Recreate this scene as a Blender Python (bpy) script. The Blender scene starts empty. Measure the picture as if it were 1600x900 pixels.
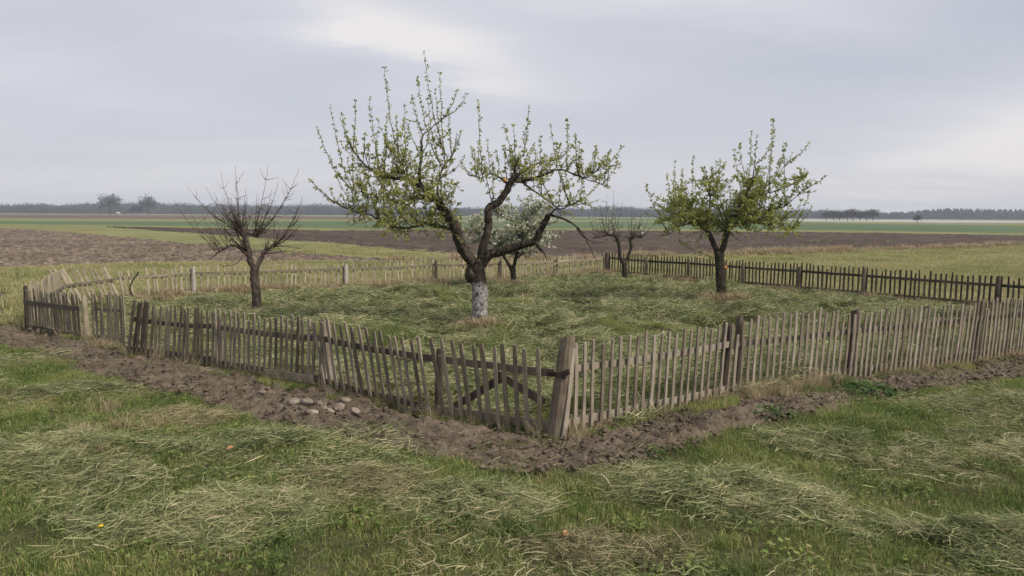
import bpy, math, random
import numpy as np
from mathutils import Matrix, Vector, Quaternion

random.seed(7)
RNG = np.random.default_rng(11)
R = math.radians
sc = bpy.context.scene
COL = sc.collection

# ------------------------------------------------------------------ camera
CAM_H = 2.3
cam_d = bpy.data.cameras.new('camera'); cam = bpy.data.objects.new('camera', cam_d); COL.objects.link(cam)
cam_d.sensor_width = 36.0; cam_d.lens = 26.0
cam_d.clip_start = 0.05; cam_d.clip_end = 6000
cam.matrix_world = Matrix.Translation((0, 0, CAM_H)) @ Matrix.Rotation(R(90 - 5.676), 4, 'X') @ Matrix.Rotation(R(0.39), 4, 'Z')
sc.camera = cam

# ------------------------------------------------------------------ sky, sun, exposure
SUN_AZ, SUN_EL = R(118), R(44)          # azimuth clockwise from +Y (view direction): right and behind the camera
world = bpy.data.worlds.new('World'); sc.world = world; world.use_nodes = True
wt = world.node_tree; wt.nodes.clear()


class NB:
    """small helper round a node tree"""
    def __init__(self, t): self.t = t
    def n(self, kind, **kw):
        nd = self.t.nodes.new(kind)
        ins = kw.pop('ins', {})
        for k, v in kw.items(): setattr(nd, k, v)
        for k, v in ins.items(): self.put(nd.inputs[k], v)
        return nd
    def put(self, sock, v):
        if hasattr(v, 'is_linked') or isinstance(v, bpy.types.NodeSocket): self.t.links.new(v, sock)
        elif isinstance(v, bpy.types.Node): self.t.links.new(v.outputs[0], sock)
        else: sock.default_value = v
    def m(self, op, a, b=None, c=None):
        nd = self.t.nodes.new('ShaderNodeMath'); nd.operation = op
        for i, v in enumerate((a, b, c)):
            if v is not None: self.put(nd.inputs[i], v)
        return nd.outputs[0]
    def mix(self, f, a, b, mode='MIX'):
        nd = self.t.nodes.new('ShaderNodeMix'); nd.data_type = 'RGBA'; nd.blend_type = mode
        self.put(nd.inputs[0], f)
        for i, v in ((6, a), (7, b)):
            self.put(nd.inputs[i], (*v, 1) if isinstance(v, tuple) and len(v) == 3 else v)
        return nd.outputs[2]
    def ramp(self, f, stops, interp='LINEAR'):
        nd = self.t.nodes.new('ShaderNodeValToRGB'); cr = nd.color_ramp; cr.interpolation = interp
        while len(cr.elements) < len(stops): cr.elements.new(0.5)
        for e, (p, c) in zip(cr.elements, stops):
            e.position = p; e.color = (*c, 1) if len(c) == 3 else c
        self.put(nd.inputs[0], f)
        return nd.outputs[0]
    def noise(self, vec, scale, detail=4, rough=0.55, dist=0.0):
        nd = self.t.nodes.new('ShaderNodeTexNoise')
        if vec is not None: self.put(nd.inputs['Vector'], vec)
        nd.inputs['Scale'].default_value = scale; nd.inputs['Detail'].default_value = detail
        nd.inputs['Roughness'].default_value = rough; nd.inputs['Distortion'].default_value = dist
        return nd.outputs[0]


b = NB(wt)
tc = b.n('ShaderNodeTexCoord')
sep = b.n('ShaderNodeSeparateXYZ', ins={0: tc.outputs['Generated']})
X, Y, Z = sep.outputs
az = b.m('ARCTAN2', X, Y)
el = b.m('ARCSINE', Z)
zz = b.m('ADD', b.m('MAXIMUM', Z, 0.0), 0.14)
pl = b.n('ShaderNodeCombineXYZ', ins={0: b.m('DIVIDE', X, zz), 1: b.m('DIVIDE', Y, zz), 2: 0.0})
mp = b.n('ShaderNodeMapping', ins={0: pl, 1: (3.1, 7.7, 0), 2: (0, 0, R(-24)), 3: (0.30, 0.62, 1)})
n1 = b.noise(mp.outputs[0], 1.0, 5, 0.52, 0.3)
n2 = b.noise(mp.outputs[0], 3.1, 5, 0.55, 0.2)
warp = b.m('MULTIPLY', b.m('SUBTRACT', n2, 0.5), 0.16)


def cloud_mass(a0, e0, sa, se, tilt):
    da = b.m('SUBTRACT', b.m('ADD', az, warp), a0); de = b.m('SUBTRACT', b.m('ADD', el, b.m('MULTIPLY', warp, 0.5)), e0)
    c, s = math.cos(tilt), math.sin(tilt)
    u = b.m('ADD', b.m('MULTIPLY', da, c / sa), b.m('MULTIPLY', de, s / sa))
    v = b.m('ADD', b.m('MULTIPLY', da, -s / se), b.m('MULTIPLY', de, c / se))
    q = b.m('ADD', b.m('MULTIPLY', u, u), b.m('MULTIPLY', v, v))
    return b.m('POWER', 2.718, b.m('MULTIPLY', q, -1.0))


bright = cloud_mass(-0.12, 0.222, 0.17, 0.040, R(-15))
glow = cloud_mass(0.62, 0.09, 0.22, 0.05, R(12))
veil = cloud_mass(0.30, 0.315, 0.40, 0.05, R(3))
dark = cloud_mass(0.42, 0.17, 0.36, 0.055, R(5))
val = b.m('ADD', b.m('ADD', b.m('MULTIPLY', b.m('SUBTRACT', n1, 0.5), 1.05), b.m('MULTIPLY', b.m('SUBTRACT', n2, 0.5), 0.55)), 0.5)
val = b.m('ADD', val, b.m('ADD', b.m('MULTIPLY', bright, 0.58), b.m('ADD', b.m('MULTIPLY', glow, 0.62), b.m('MULTIPLY', veil, 0.30))))
val = b.m('SUBTRACT', val, b.m('MULTIPLY', dark, 0.34))
cloud = b.ramp(val, [(0.0, (0.47, 0.51, 0.595)), (0.42, (0.592, 0.602, 0.668)), (0.7, (0.68, 0.685, 0.735)), (1.0, (0.86, 0.82, 0.81))])
low = b.m('POWER', b.m('SUBTRACT', 1.0, b.m('MAXIMUM', Z, 0.0)), 9.0)
cloud = b.mix(b.m('MULTIPLY', low, 0.45), cloud, (0.65, 0.615, 0.635))
sky = b.n('ShaderNodeTexSky', sky_type='NISHITA', sun_disc=False, sun_elevation=SUN_EL, sun_rotation=SUN_AZ)
skyc = b.mix(1.0, sky.outputs[0], (0.10, 0.10, 0.10), 'MULTIPLY')
mixc = b.mix(0.90, skyc, cloud)
bg = b.n('ShaderNodeBackground', ins={0: mixc, 1: 0.495})
wo = b.n('ShaderNodeOutputWorld', ins={0: bg})

sun_d = bpy.data.lights.new('sun', 'SUN'); sun = bpy.data.objects.new('sun', sun_d); COL.objects.link(sun)
sun_d.energy = 2.0; sun_d.angle = R(14); sun_d.color = (1.0, 0.92, 0.79)
sd = Vector((math.sin(SUN_AZ) * math.cos(SUN_EL), math.cos(SUN_AZ) * math.cos(SUN_EL), math.sin(SUN_EL)))
sun.rotation_euler = sd.to_track_quat('Z', 'Y').to_euler()
sun.location = sd * 50

sc.view_settings.view_transform = 'Standard'; sc.view_settings.look = 'None'
sc.view_settings.gamma = 1.0; sc.view_settings.use_curve_mapping = False
sc.view_settings.exposure = 1.1
sc.cycles.use_denoising = True; sc.cycles.denoising_prefilter = 'NONE'
sc.cycles.max_bounces = 4; sc.cycles.diffuse_bounces = 2; sc.cycles.transmission_bounces = 4
sc.cycles.transparent_max_bounces = 8; sc.cycles.volume_bounces = 0
sc.cycles.sample_clamp_indirect = 6.0
sc.cycles.use_adaptive_sampling = True; sc.cycles.adaptive_threshold = 0.02


# ------------------------------------------------------------------ helpers
def tag(o, label=None, cat=None, group=None, kind=None):
    if label: o['label'] = label
    if cat: o['category'] = cat
    if group: o['group'] = group
    if kind: o['kind'] = kind
    return o


def empty(name, loc=(0, 0, 0)):
    o = bpy.data.objects.new(name, None); o.location = loc; o.empty_display_size = 0.2
    COL.objects.link(o); return o


def link(name, mesh, parent=None, loc=None):
    o = bpy.data.objects.new(name, mesh); COL.objects.link(o)
    if parent: o.parent = parent
    if loc is not None: o.location = loc
    return o


def mesh_from(name, v, f, mat=None, smooth=False, tint=None):
    me = bpy.data.meshes.new(name)
    v = np.asarray(v, dtype=np.float32)
    if isinstance(f, np.ndarray):
        k = f.shape[1]
        me.vertices.add(len(v)); me.vertices.foreach_set('co', v.ravel())
        me.loops.add(f.size); me.loops.foreach_set('vertex_index', f.astype(np.int32).ravel())
        me.polygons.add(len(f)); me.polygons.foreach_set('loop_start', np.arange(0, f.size, k, dtype=np.int32))
        me.update(calc_edges=True)
    else:
        me.from_pydata([tuple(map(float, p)) for p in v], [], f); me.update()
    if tint is not None:
        a = me.attributes.new('tint', 'FLOAT', 'POINT'); a.data.foreach_set('value', np.asarray(tint, dtype=np.float32))
    if mat: me.materials.append(mat)
    if smooth: me.polygons.foreach_set('use_smooth', np.ones(len(me.polygons), dtype=bool))
    return me


# value noise in numpy, used for every relief so that things stand on the ground they see
_L = RNG.random((256, 256))
def vnoise(x, y):
    x = np.asarray(x, float); y = np.asarray(y, float)
    xi = np.floor(x).astype(int); yi = np.floor(y).astype(int)
    fx = x - xi; fy = y - yi
    fx = fx * fx * (3 - 2 * fx); fy = fy * fy * (3 - 2 * fy)
    a = _L[xi & 255, yi & 255]; c = _L[(xi + 1) & 255, yi & 255]
    d = _L[xi & 255, (yi + 1) & 255]; e = _L[(xi + 1) & 255, (yi + 1) & 255]
    return (a * (1 - fx) + c * fx) * (1 - fy) + (d * (1 - fx) + e * fx) * fy - 0.5
def fbm(x, y, o=4, g=0.5):
    s = 0; a = 1.0
    for i in range(o):
        s = s + a * vnoise(x * 2 ** i + 17.3 * i, y * 2 ** i + 5.1 * i); a *= g
    return s


# the orchard plot (metres; x right, y away from the camera)
A_ = (-9.38, 14.20); B_ = (-10.96, 17.95); D_ = (-10.0, 18.9); C_ = (-8.96, 20.70)
F_ = (3.57, 28.37); G_ = (14.75, 15.75); K_ = (0.50, 7.60)
PLOT = np.array([K_, G_, F_, C_, D_, B_, A_])
SOIL_OUT = np.array([(-17.0, 19.2), (-14.0, 16.7), (-11.0, 14.2), (-8.58, 12.24), (-7.24, 11.45), (-5.9, 10.32), (-4.64, 9.4), (-3.61, 8.71), (-2.9, 8.22),
                     (-2.17, 7.69), (-1.42, 7.3), (-0.85, 6.91), (-0.34, 6.59), (0.18, 6.44), (0.71, 6.55), (1.28, 6.81), (1.96, 7.31),
                     (2.81, 7.9), (3.63, 8.52), (4.75, 9.26), (5.94, 9.89), (7.42, 10.53), (10.0, 12.0), (12.5, 13.3), (16.0, 15.2)])
SOIL_OUT = SOIL_OUT + np.stack([0 * SOIL_OUT[:, 0], -0.07 - 0.13 * np.exp(-((SOIL_OUT[:, 0] - 0.4) / 1.3) ** 2)], -1)
SOIL_IN = np.array([(-14.2, 21.0), (-12.6, 18.3), (-11.0, 15.75), (-9.30, 14.05), (-7.60, 13.0), (-6.05, 11.66), (-4.43, 10.85), (-2.47, 9.48),
                    (-0.87, 8.28), (0.01, 7.78), (0.5, 7.52), (1.11, 7.95), (1.75, 8.43), (2.77, 9.19), (3.82, 9.70), (4.87, 10.2),
                    (6.18, 10.87), (8.44, 12.05), (11.0, 13.5), (13.5, 14.9), (15.6, 16.3)])


def inside(poly, x, y):
    x = np.asarray(x, float); y = np.asarray(y, float)
    r = np.zeros(x.shape, bool); j = len(poly) - 1
    for i in range(len(poly)):
        xi, yi = poly[i]; xj, yj = poly[j]
        c = ((yi > y) != (yj > y)) & (x < (xj - xi) * (y - yi) / (yj - yi + 1e-12) + xi)
        r ^= c; j = i
    return r


def edge_dist(poly, x, y, closed=True):
    x = np.asarray(x, float); y = np.asarray(y, float); d = np.full(x.shape, 1e9)
    n = len(poly)
    for i in range(n if closed else n - 1):
        ax, ay = poly[i]; bx, by = poly[(i + 1) % n]
        dx, dy = bx - ax, by - ay; L = dx * dx + dy * dy
        t = np.clip(((x - ax) * dx + (y - ay) * dy) / L, 0, 1)
        d = np.minimum(d, np.hypot(x - ax - t * dx, y - ay - t * dy))
    return d


SOILPOLY = np.vstack([SOIL_OUT, SOIL_IN[::-1]])


def height(x, y):
    x = np.asarray(x, float); y = np.asarray(y, float)
    r = np.hypot(x, y)
    fade = np.clip((60 - r) / 30, 0, 1)
    h = 0.09 * fbm(x * 0.35, y * 0.35, 3) + 0.045 * vnoise(x * 1.7 + 3, y * 1.7) + 0.02 * vnoise(x * 4.1, y * 4.1 + 8)
    ins = inside(PLOT, x, y)
    d = np.where(ins, np.clip(edge_dist(PLOT, x, y) / 0.9, 0, 1), 0)
    wind = np.abs(vnoise(x * 0.55 + 0.5 * y + 9, y * 0.9 + 2)) * 0.34 + 0.30 * fbm(x * 1.5, y * 1.9 + 40, 3)
    return h * fade + d * (wind - 0.15)


def H1(x, y): return float(height(np.array([x]), np.array([y]))[0])


# ------------------------------------------------------------------ materials
MATS = {}
def new_mat(name):
    m = bpy.data.materials.new(name); m.use_nodes = True; m.node_tree.nodes.clear(); MATS[name] = m
    return m, NB(m.node_tree)


def finish(m, nb, col, rough=0.9, bump=None, strength=0.4, dist=0.02, spec=0.15):
    p = nb.n('ShaderNodeBsdfPrincipled'); nb.put(p.inputs['Base Color'], (*col, 1) if isinstance(col, tuple) else col)
    nb.put(p.inputs['Roughness'], rough); p.inputs['Specular IOR Level'].default_value = spec
    if bump is not None:
        bp = nb.n('ShaderNodeBump', ins={'Strength': strength, 'Distance': dist, 'Height': bump}); nb.put(p.inputs['Normal'], bp)
    o = nb.n('ShaderNodeOutputMaterial'); nb.put(o.inputs[0], p)
    return m


def wpos(nb): return nb.n('ShaderNodeNewGeometry').outputs['Position']
def opos(nb): return nb.n('ShaderNodeTexCoord').outputs['Object']


def leafy(name, stops, trans=0.3, var=0.35, scale=0.5, rough=0.6):
    """blades, straw and leaves: colour by the per-blade tint, shifted by large patches"""
    m, nb = new_mat(name)
    at = nb.n('ShaderNodeAttribute', attribute_name='tint')
    oi = nb.n('ShaderNodeObjectInfo')
    big = nb.noise(wpos(nb), scale, 3, 0.6)
    t = nb.m('ADD', at.outputs['Fac'], nb.m('MULTIPLY', nb.m('SUBTRACT', big, 0.5), var * 2.2))
    t = nb.m('ADD', t, nb.m('MULTIPLY', nb.m('SUBTRACT', oi.outputs['Random'], 0.5), var * 0.5))
    col = nb.ramp(t, stops)
    d = nb.n('ShaderNodeBsdfPrincipled'); nb.put(d.inputs['Base Color'], col); d.inputs['Roughness'].default_value = rough
    d.inputs['Specular IOR Level'].default_value = 0.25
    tr = nb.n('ShaderNodeBsdfTranslucent', ins={0: col})
    mx = nb.n('ShaderNodeMixShader', ins={0: trans, 1: d.outputs[0], 2: tr.outputs[0]})
    nb.n('ShaderNodeOutputMaterial', ins={0: mx})
    return m


GRASS = leafy('grass_blades', [(0.0, (0.055, 0.095, 0.024)), (0.35, (0.155, 0.220, 0.056)), (0.62, (0.285, 0.325, 0.096)), (0.85, (0.41, 0.37, 0.155)), (1.0, (0.54, 0.43, 0.24))], 0.42, 0.48, 1.1)
ROUGHG = leafy('rough_grass_blades', [(0.0, (0.13, 0.165, 0.055)), (0.3, (0.245, 0.27, 0.098)), (0.6, (0.39, 0.365, 0.165)), (0.85, (0.50, 0.43, 0.235)), (1.0, (0.58, 0.48, 0.30))], 0.4, 0.5, 0.22)
HAY = leafy('cut_grass', [(0.0, (0.030, 0.040, 0.017)), (0.28, (0.125, 0.160, 0.060)), (0.52, (0.27, 0.305, 0.130)), (0.78, (0.44, 0.44, 0.235)), (1.0, (0.56, 0.48, 0.31))], 0.3, 0.34, 1.4)
DRYHAY = leafy('dry_cut_grass', [(0.0, (0.045, 0.042, 0.022)), (0.3, (0.18, 0.175, 0.085)), (0.6, (0.34, 0.31, 0.16)), (1.0, (0.50, 0.42, 0.26))], 0.3, 0.2, 1.2)
DRY = leafy('dry_grass', [(0.0, (0.17, 0.13, 0.075)), (0.4, (0.34, 0.265, 0.16)), (0.75, (0.46, 0.37, 0.235)), (1.0, (0.55, 0.46, 0.32))], 0.3, 0.25, 0.8)
LEAF_A = leafy('young_apple_leaves', [(0.0, (0.14, 0.16, 0.042)), (0.5, (0.31, 0.335, 0.095)), (0.85, (0.46, 0.45, 0.17)), (1.0, (0.58, 0.55, 0.30))], 0.5, 0.1, 1.0)
LEAF_B = leafy('green_apple_leaves', [(0.0, (0.14, 0.175, 0.045)), (0.5, (0.31, 0.35, 0.092)), (0.85, (0.47, 0.46, 0.15)), (1.0, (0.55, 0.49, 0.18))], 0.5, 0.2, 0.8)
LEAF_C = leafy('blossom_and_leaves', [(0.0, (0.17, 0.20, 0.085)), (0.4, (0.31, 0.34, 0.18)), (0.52, (0.60, 0.61, 0.50)), (1.0, (0.80, 0.78, 0.73))], 0.4, 0.0, 1.0)
WEED = leafy('weed_leaves', [(0.0, (0.035, 0.075, 0.018)), (0.6, (0.075, 0.15, 0.035)), (1.0, (0.13, 0.20, 0.06))], 0.3, 0.1, 1.0)
PETAL = leafy('dandelion_petals', [(0.0, (0.75, 0.48, 0.02)), (1.0, (0.85, 0.60, 0.03))], 0.2, 0.0)
DEADLEAF = leafy('dead_leaf', [(0.0, (0.34, 0.16, 0.07)), (1.0, (0.48, 0.27, 0.13))], 0.2, 0.0)
FOREST = leafy('wood_foliage', [(0.0, (0.035, 0.042, 0.034)), (0.5, (0.060, 0.066, 0.052)), (1.0, (0.085, 0.080, 0.072))], 0.1, 0.3, 0.012)
TWIGGY = leafy('bare_twigs', [(0.0, (0.035, 0.030, 0.026)), (1.0, (0.08, 0.068, 0.058))], 0.1, 0.1, 0.1)


def ground_mat():
    m, nb = new_mat('grass_ground')
    p = wpos(nb)
    a = nb.noise(p, 0.35, 4); c = nb.noise(p, 3.0, 5, 0.65); st = nb.n('ShaderNodeMapping', ins={0: p, 3: (0.035, 0.16, 1)})
    s = nb.noise(st.outputs[0], 1.0, 5, 0.6)
    f = nb.m('ADD', nb.m('MULTIPLY', a, 0.35), nb.m('ADD', nb.m('MULTIPLY', c, 0.3), nb.m('MULTIPLY', s, 0.5)))
    col = nb.ramp(f, [(0.36, (0.085, 0.105, 0.04)), (0.5, (0.16, 0.18, 0.07)), (0.62, (0.25, 0.25, 0.11)), (0.75, (0.36, 0.32, 0.17))])
    thatch = nb.ramp(c, [(0.35, (0.050, 0.050, 0.024)), (0.65, (0.115, 0.105, 0.052))])
    sy = nb.n('ShaderNodeSeparateXYZ', ins={0: p}).outputs[1]
    mead = nb.n('ShaderNodeMapRange', ins={0: nb.m('ADD', sy, nb.m('MULTIPLY', a, 8.0)), 1: 26.0, 2: 44.0})
    col = nb.mix(mead.outputs[0], thatch, col)
    fine = nb.noise(p, 26.0, 3, 0.7)
    col = nb.mix(nb.m('MULTIPLY', fine, 0.5), col, (0.07, 0.06, 0.035))
    return finish(m, nb, col, 0.95, fine, 0.7, 0.05, 0.05)


def soil_mat(name, dark, mid, pale, s1=14.0, s2=2.0, stretch=(1, 1, 1), clod=0.5):
    m, nb = new_mat(name)
    p = nb.n('ShaderNodeMapping', ins={0: wpos(nb), 3: stretch}).outputs[0]
    a = nb.noise(p, s1, 6, 0.7); c = nb.noise(p, s2, 4, 0.6); e = nb.noise(p, s2 * 0.13, 3)
    f = nb.m('ADD', nb.m('MULTIPLY', a, clod), nb.m('ADD', nb.m('MULTIPLY', c, 0.75 - clod * 0.5), nb.m('MULTIPLY', e, 0.25)))
    sh_ = 0.5 * (1 + clod * 0.5) - 0.61
    col = nb.ramp(f, [(0.42 + sh_, dark), (0.60 + sh_, mid), (0.82 + sh_, pale)])
    return finish(m, nb, col, 0.95, a, 0.8, 0.6 / s1, 0.08)


GROUND = ground_mat()
SOIL = soil_mat('bare_soil', (0.038, 0.029, 0.022), (0.104, 0.081, 0.061), (0.245, 0.196, 0.150), 34.0, 3.5)
PLOUGH_PALE = soil_mat('ploughed_pale_soil', (0.050, 0.038, 0.029), (0.135, 0.104, 0.080), (0.33, 0.27, 0.215), 4.6, 1.2, (1, 1, 1), 0.85)
PLOUGH_DARK = soil_mat('ploughed_dark_soil', (0.042, 0.031, 0.026), (0.080, 0.060, 0.050), (0.14, 0.11, 0.093), 2.2, 0.35, (0.6, 1, 1), 0.5)
FAR_BROWN = soil_mat('far_brown_field_soil', (0.095, 0.072, 0.058), (0.135, 0.103, 0.084), (0.18, 0.145, 0.12), 0.3, 0.04)
FAR_PALE = soil_mat('far_pale_field_soil', (0.33, 0.33, 0.32), (0.40, 0.40, 0.40), (0.46, 0.46, 0.46), 0.2, 0.03)


def crop_mat():
    m, nb = new_mat('winter_crop')
    p = nb.n('ShaderNodeMapping', ins={0: wpos(nb), 3: (0.02, 0.10, 1)}).outputs[0]
    col = nb.ramp(nb.noise(p, 1.0, 5, 0.6), [(0.3, (0.070, 0.105, 0.055)), (0.7, (0.108, 0.145, 0.075))])
    return finish(m, nb, col, 0.95, nb.noise(wpos(nb), 4.0, 3), 0.4, 0.05, 0.05)


CROP = crop_mat()


def wood_mat(name, c0, c1, c2, moss=0.0):
    m, nb = new_mat(name)
    oi = nb.n('ShaderNodeObjectInfo').outputs['Random']
    p = opos(nb)
    off = nb.n('ShaderNodeVectorMath', operation='ADD'); nb.put(off.inputs[0], p)
    cx = nb.n('ShaderNodeCombineXYZ', ins={0: nb.m('MULTIPLY', oi, 37.0), 1: nb.m('MULTIPLY', oi, 11.0), 2: nb.m('MULTIPLY', oi, 23.0)})
    nb.put(off.inputs[1], cx.outputs[0])
    g = nb.n('ShaderNodeMapping', ins={0: off.outputs[0], 3: (70, 70, 3.0)}).outputs[0]
    grain = nb.noise(g, 1.0, 4, 0.65)
    blot = nb.noise(off.outputs[0], 5.0, 4, 0.6)
    f = nb.m('ADD', nb.m('MULTIPLY', grain, 0.5), nb.m('MULTIPLY', blot, 0.5))
    f = nb.m('ADD', f, nb.m('MULTIPLY', nb.m('SUBTRACT', oi, 0.5), 0.27))
    col = nb.ramp(f, [(0.3, c0), (0.5, c1), (0.72, c2)])
    if moss:
        ms = nb.ramp(nb.noise(off.outputs[0], 9.0, 4, 0.7), [(0.52, (0, 0, 0)), (0.66, (1, 1, 1))])
        col = nb.mix(nb.m('MULTIPLY', ms, moss), col, (0.15, 0.16, 0.075))
    return finish(m, nb, col, 0.9, grain, 0.5, 0.004, 0.15)


WOOD = wood_mat('weathered_wood', (0.115, 0.094, 0.073), (0.228, 0.190, 0.150), (0.35, 0.305, 0.25), 0.28)
WOOD_GREY = wood_mat('grey_weathered_wood', (0.10, 0.082, 0.062), (0.185, 0.155, 0.115), (0.30, 0.26, 0.195), 0.4)
WOOD_PALE = wood_mat('pale_split_wood', (0.17, 0.14, 0.10), (0.30, 0.255, 0.19), (0.43, 0.37, 0.29), 0.25)
WOOD_DARK = wood_mat('dark_and_shaded_wood', (0.036, 0.029, 0.023), (0.073, 0.059, 0.047), (0.135, 0.113, 0.092), 0.15)  # dark rails and posts; on the back-right fence the darkness is painted shade
WOOD_BROWN = wood_mat('dark_brown_wood', (0.055, 0.043, 0.034), (0.105, 0.082, 0.065), (0.18, 0.147, 0.118), 0.2)
WOOD_LOG = wood_mat('rough_log_wood', (0.062, 0.048, 0.036), (0.135, 0.106, 0.080), (0.235, 0.195, 0.155), 0.35)
WOOD_NEW = wood_mat('silvery_wood', (0.30, 0.27, 0.24), (0.42, 0.39, 0.35), (0.52, 0.49, 0.45), 0.0)


def bark_mat(name, c0, c1, c2, wash=0.0, lichen=0.3):
    m, nb = new_mat(name)
    p = opos(nb)
    g = nb.n('ShaderNodeMapping', ins={0: p, 3: (1, 1, 0.35)}).outputs[0]
    cr = nb.noise(g, 26.0, 5, 0.7); bl = nb.noise(p, 6.0, 4, 0.6)
    f = nb.m('ADD', nb.m('MULTIPLY', cr, 0.6), nb.m('MULTIPLY', bl, 0.4))
    col = nb.ramp(f, [(0.40, c0), (0.53, c1), (0.66, c2)])
    li = nb.ramp(nb.noise(p, 13.0, 4, 0.7), [(0.56, (0, 0, 0)), (0.68, (1, 1, 1))])
    col = nb.mix(nb.m('MULTIPLY', li, lichen), col, (0.21, 0.20, 0.12))
    if wash:
        z = nb.n('ShaderNodeSeparateXYZ', ins={0: p}).outputs[2]
        edge = nb.m('ADD', nb.m('SUBTRACT', wash, z), nb.m('MULTIPLY', nb.m('SUBTRACT', nb.noise(p, 7.0, 4, 0.7), 0.5), 0.55))
        wm = nb.ramp(nb.m('ADD', nb.m('MULTIPLY', edge, 2.4), 0.45), [(0.35, (0, 0, 0)), (0.62, (1, 1, 1))])
        chip = nb.ramp(nb.noise(p, 17.0, 5, 0.75), [(0.40, (0, 0, 0)), (0.50, (1, 1, 1))])
        wc = nb.ramp(cr, [(0.35, (0.20, 0.19, 0.18)), (0.6, (0.47, 0.455, 0.44))])
        col = nb.mix(nb.m('MULTIPLY', wm, chip), col, wc)
        x = nb.n('ShaderNodeSeparateXYZ', ins={0: p}).outputs[0]
        lo = nb.m('MULTIPLY', nb.m('LESS_THAN', z, 0.27), nb.m('LESS_THAN', x, 0.0))
        om = nb.m('MULTIPLY', lo, nb.ramp(nb.noise(p, 9.0, 3), [(0.48, (0, 0, 0)), (0.58, (1, 1, 1))]))
        col = nb.mix(nb.m('MULTIPLY', om, 0.8), col, (0.27, 0.12, 0.04))
    return finish(m, nb, col, 0.95, cr, 1.0, 0.05, 0.1)


BARK = bark_mat('apple_bark_whitewashed', (0.016, 0.013, 0.010), (0.056, 0.044, 0.034), (0.15, 0.122, 0.098), 1.02, 0.4)
BARK_B = bark_mat('apple_bark', (0.016, 0.013, 0.010), (0.052, 0.042, 0.033), (0.145, 0.12, 0.096), 0.0, 0.4)
BARK_C = bark_mat('cherry_bark_pale', (0.045, 0.034, 0.028), (0.105, 0.080, 0.067), (0.24, 0.20, 0.175), 0.0, 0.45)
TWIG = bark_mat('twig_bark', (0.055, 0.040, 0.030), (0.10, 0.075, 0.058), (0.16, 0.125, 0.10), 0.0, 0.2)
TWIG_R = bark_mat('reddish_twig_bark', (0.060, 0.044, 0.037), (0.120, 0.090, 0.076), (0.20, 0.158, 0.137), 0.0, 0.1)


def plain(name, c0, c1, scale=8.0, rough=0.85):
    m, nb = new_mat(name)
    n = nb.noise(opos(nb), scale, 5, 0.65)
    return finish(m, nb, nb.ramp(n, [(0.3, c0), (0.7, c1)]), rough, n, 0.4, 0.02)


STONE = plain('fieldstone', (0.12, 0.097, 0.078), (0.27, 0.225, 0.185), 9.0)
STONE_PALE = plain('pale_fieldstone', (0.17, 0.14, 0.115), (0.36, 0.305, 0.26), 9.0)
CUTWOOD = plain('orange_cut_wood', (0.36, 0.16, 0.045), (0.52, 0.27, 0.08), 20.0)
IRON = plain('rusted_iron', (0.02, 0.015, 0.012), (0.05, 0.035, 0.028), 30.0, 0.7)
ROOFDARK = plain('dark_roof', (0.008, 0.008, 0.009), (0.016, 0.015, 0.017), 0.6)
PLASTER = plain('pale_plaster', (0.36, 0.35, 0.33), (0.44, 0.43, 0.41), 0.8)
GLASSY = plain('window_glass', (0.04, 0.045, 0.05), (0.06, 0.065, 0.07), 1.0, 0.2)
WHITE = plain('white_board', (0.68, 0.68, 0.68), (0.78, 0.78, 0.78), 1.0)


# ------------------------------------------------------------------ ground and fields
def graded(lo, f0, f1, hi, step, grow=1.10):
    a = list(np.arange(f0, f1 + 1e-6, step)); s = step; p = a[-1]
    while p < hi: s *= grow; p += s; a.append(min(p, hi))
    s = step; p = a[0]; left = []
    while p > lo: s *= grow; p -= s; left.append(max(p, lo))
    return np.array(left[::-1] + a)


def grid_mesh(name, Xg, Yg, Zg, mat):
    ny, nx = Xg.shape
    v = np.stack([Xg, Yg, Zg], -1).reshape(-1, 3)
    i = np.arange(ny * nx).reshape(ny, nx)
    f = np.stack([i[:-1, :-1], i[:-1, 1:], i[1:, 1:], i[1:, :-1]], -1).reshape(-1, 4)
    return mesh_from(name, v, f, mat, True)


xs = graded(-1450, -14, 16, 1450, 0.10); ys = graded(-60, 3.0, 30, 1450, 0.10)
GX, GY = np.meshgrid(xs, ys)
ground = tag(link('ground', grid_mesh('ground', GX, GY, height(GX, GY), GROUND)), 'grassy ground reaching to the flat horizon', kind='structure')


def resample(p, n):
    p = np.asarray(p, float); s = np.r_[0, np.cumsum(np.hypot(*np.diff(p, axis=0).T))]
    t = np.linspace(0, s[-1], n)
    return np.stack([np.interp(t, s, p[:, 0]), np.interp(t, s, p[:, 1])], -1)


def loft(name, near, far, ns, nt, mat, relief, base, power=1.0, label=None, wob=0.0):
    a = resample(near, ns); c = resample(far, ns)
    if wob:
        s = np.linspace(0, 60, ns)
        a = a + wob * np.stack([vnoise(s, s * 0 + 3), vnoise(s, s * 0 + 9)], -1)
        c = c + wob * np.stack([vnoise(s, s * 0 + 13), vnoise(s, s * 0 + 19)], -1)
    t = np.linspace(0, 1, nt) ** power
    P = a[None] * (1 - t[:, None, None]) + c[None] * t[:, None, None]
    Xg, Yg = P[..., 0], P[..., 1]
    e = np.minimum(np.minimum(t, 1 - t)[:, None] * (nt * 0.12), 1.0) * np.ones((1, ns))
    Zg = height(Xg, Yg) + base * (2 * e - 1) + relief(Xg, Yg) * e
    return tag(link(name, grid_mesh(name, Xg, Yg, Zg, mat)), label, kind='structure')


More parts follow.
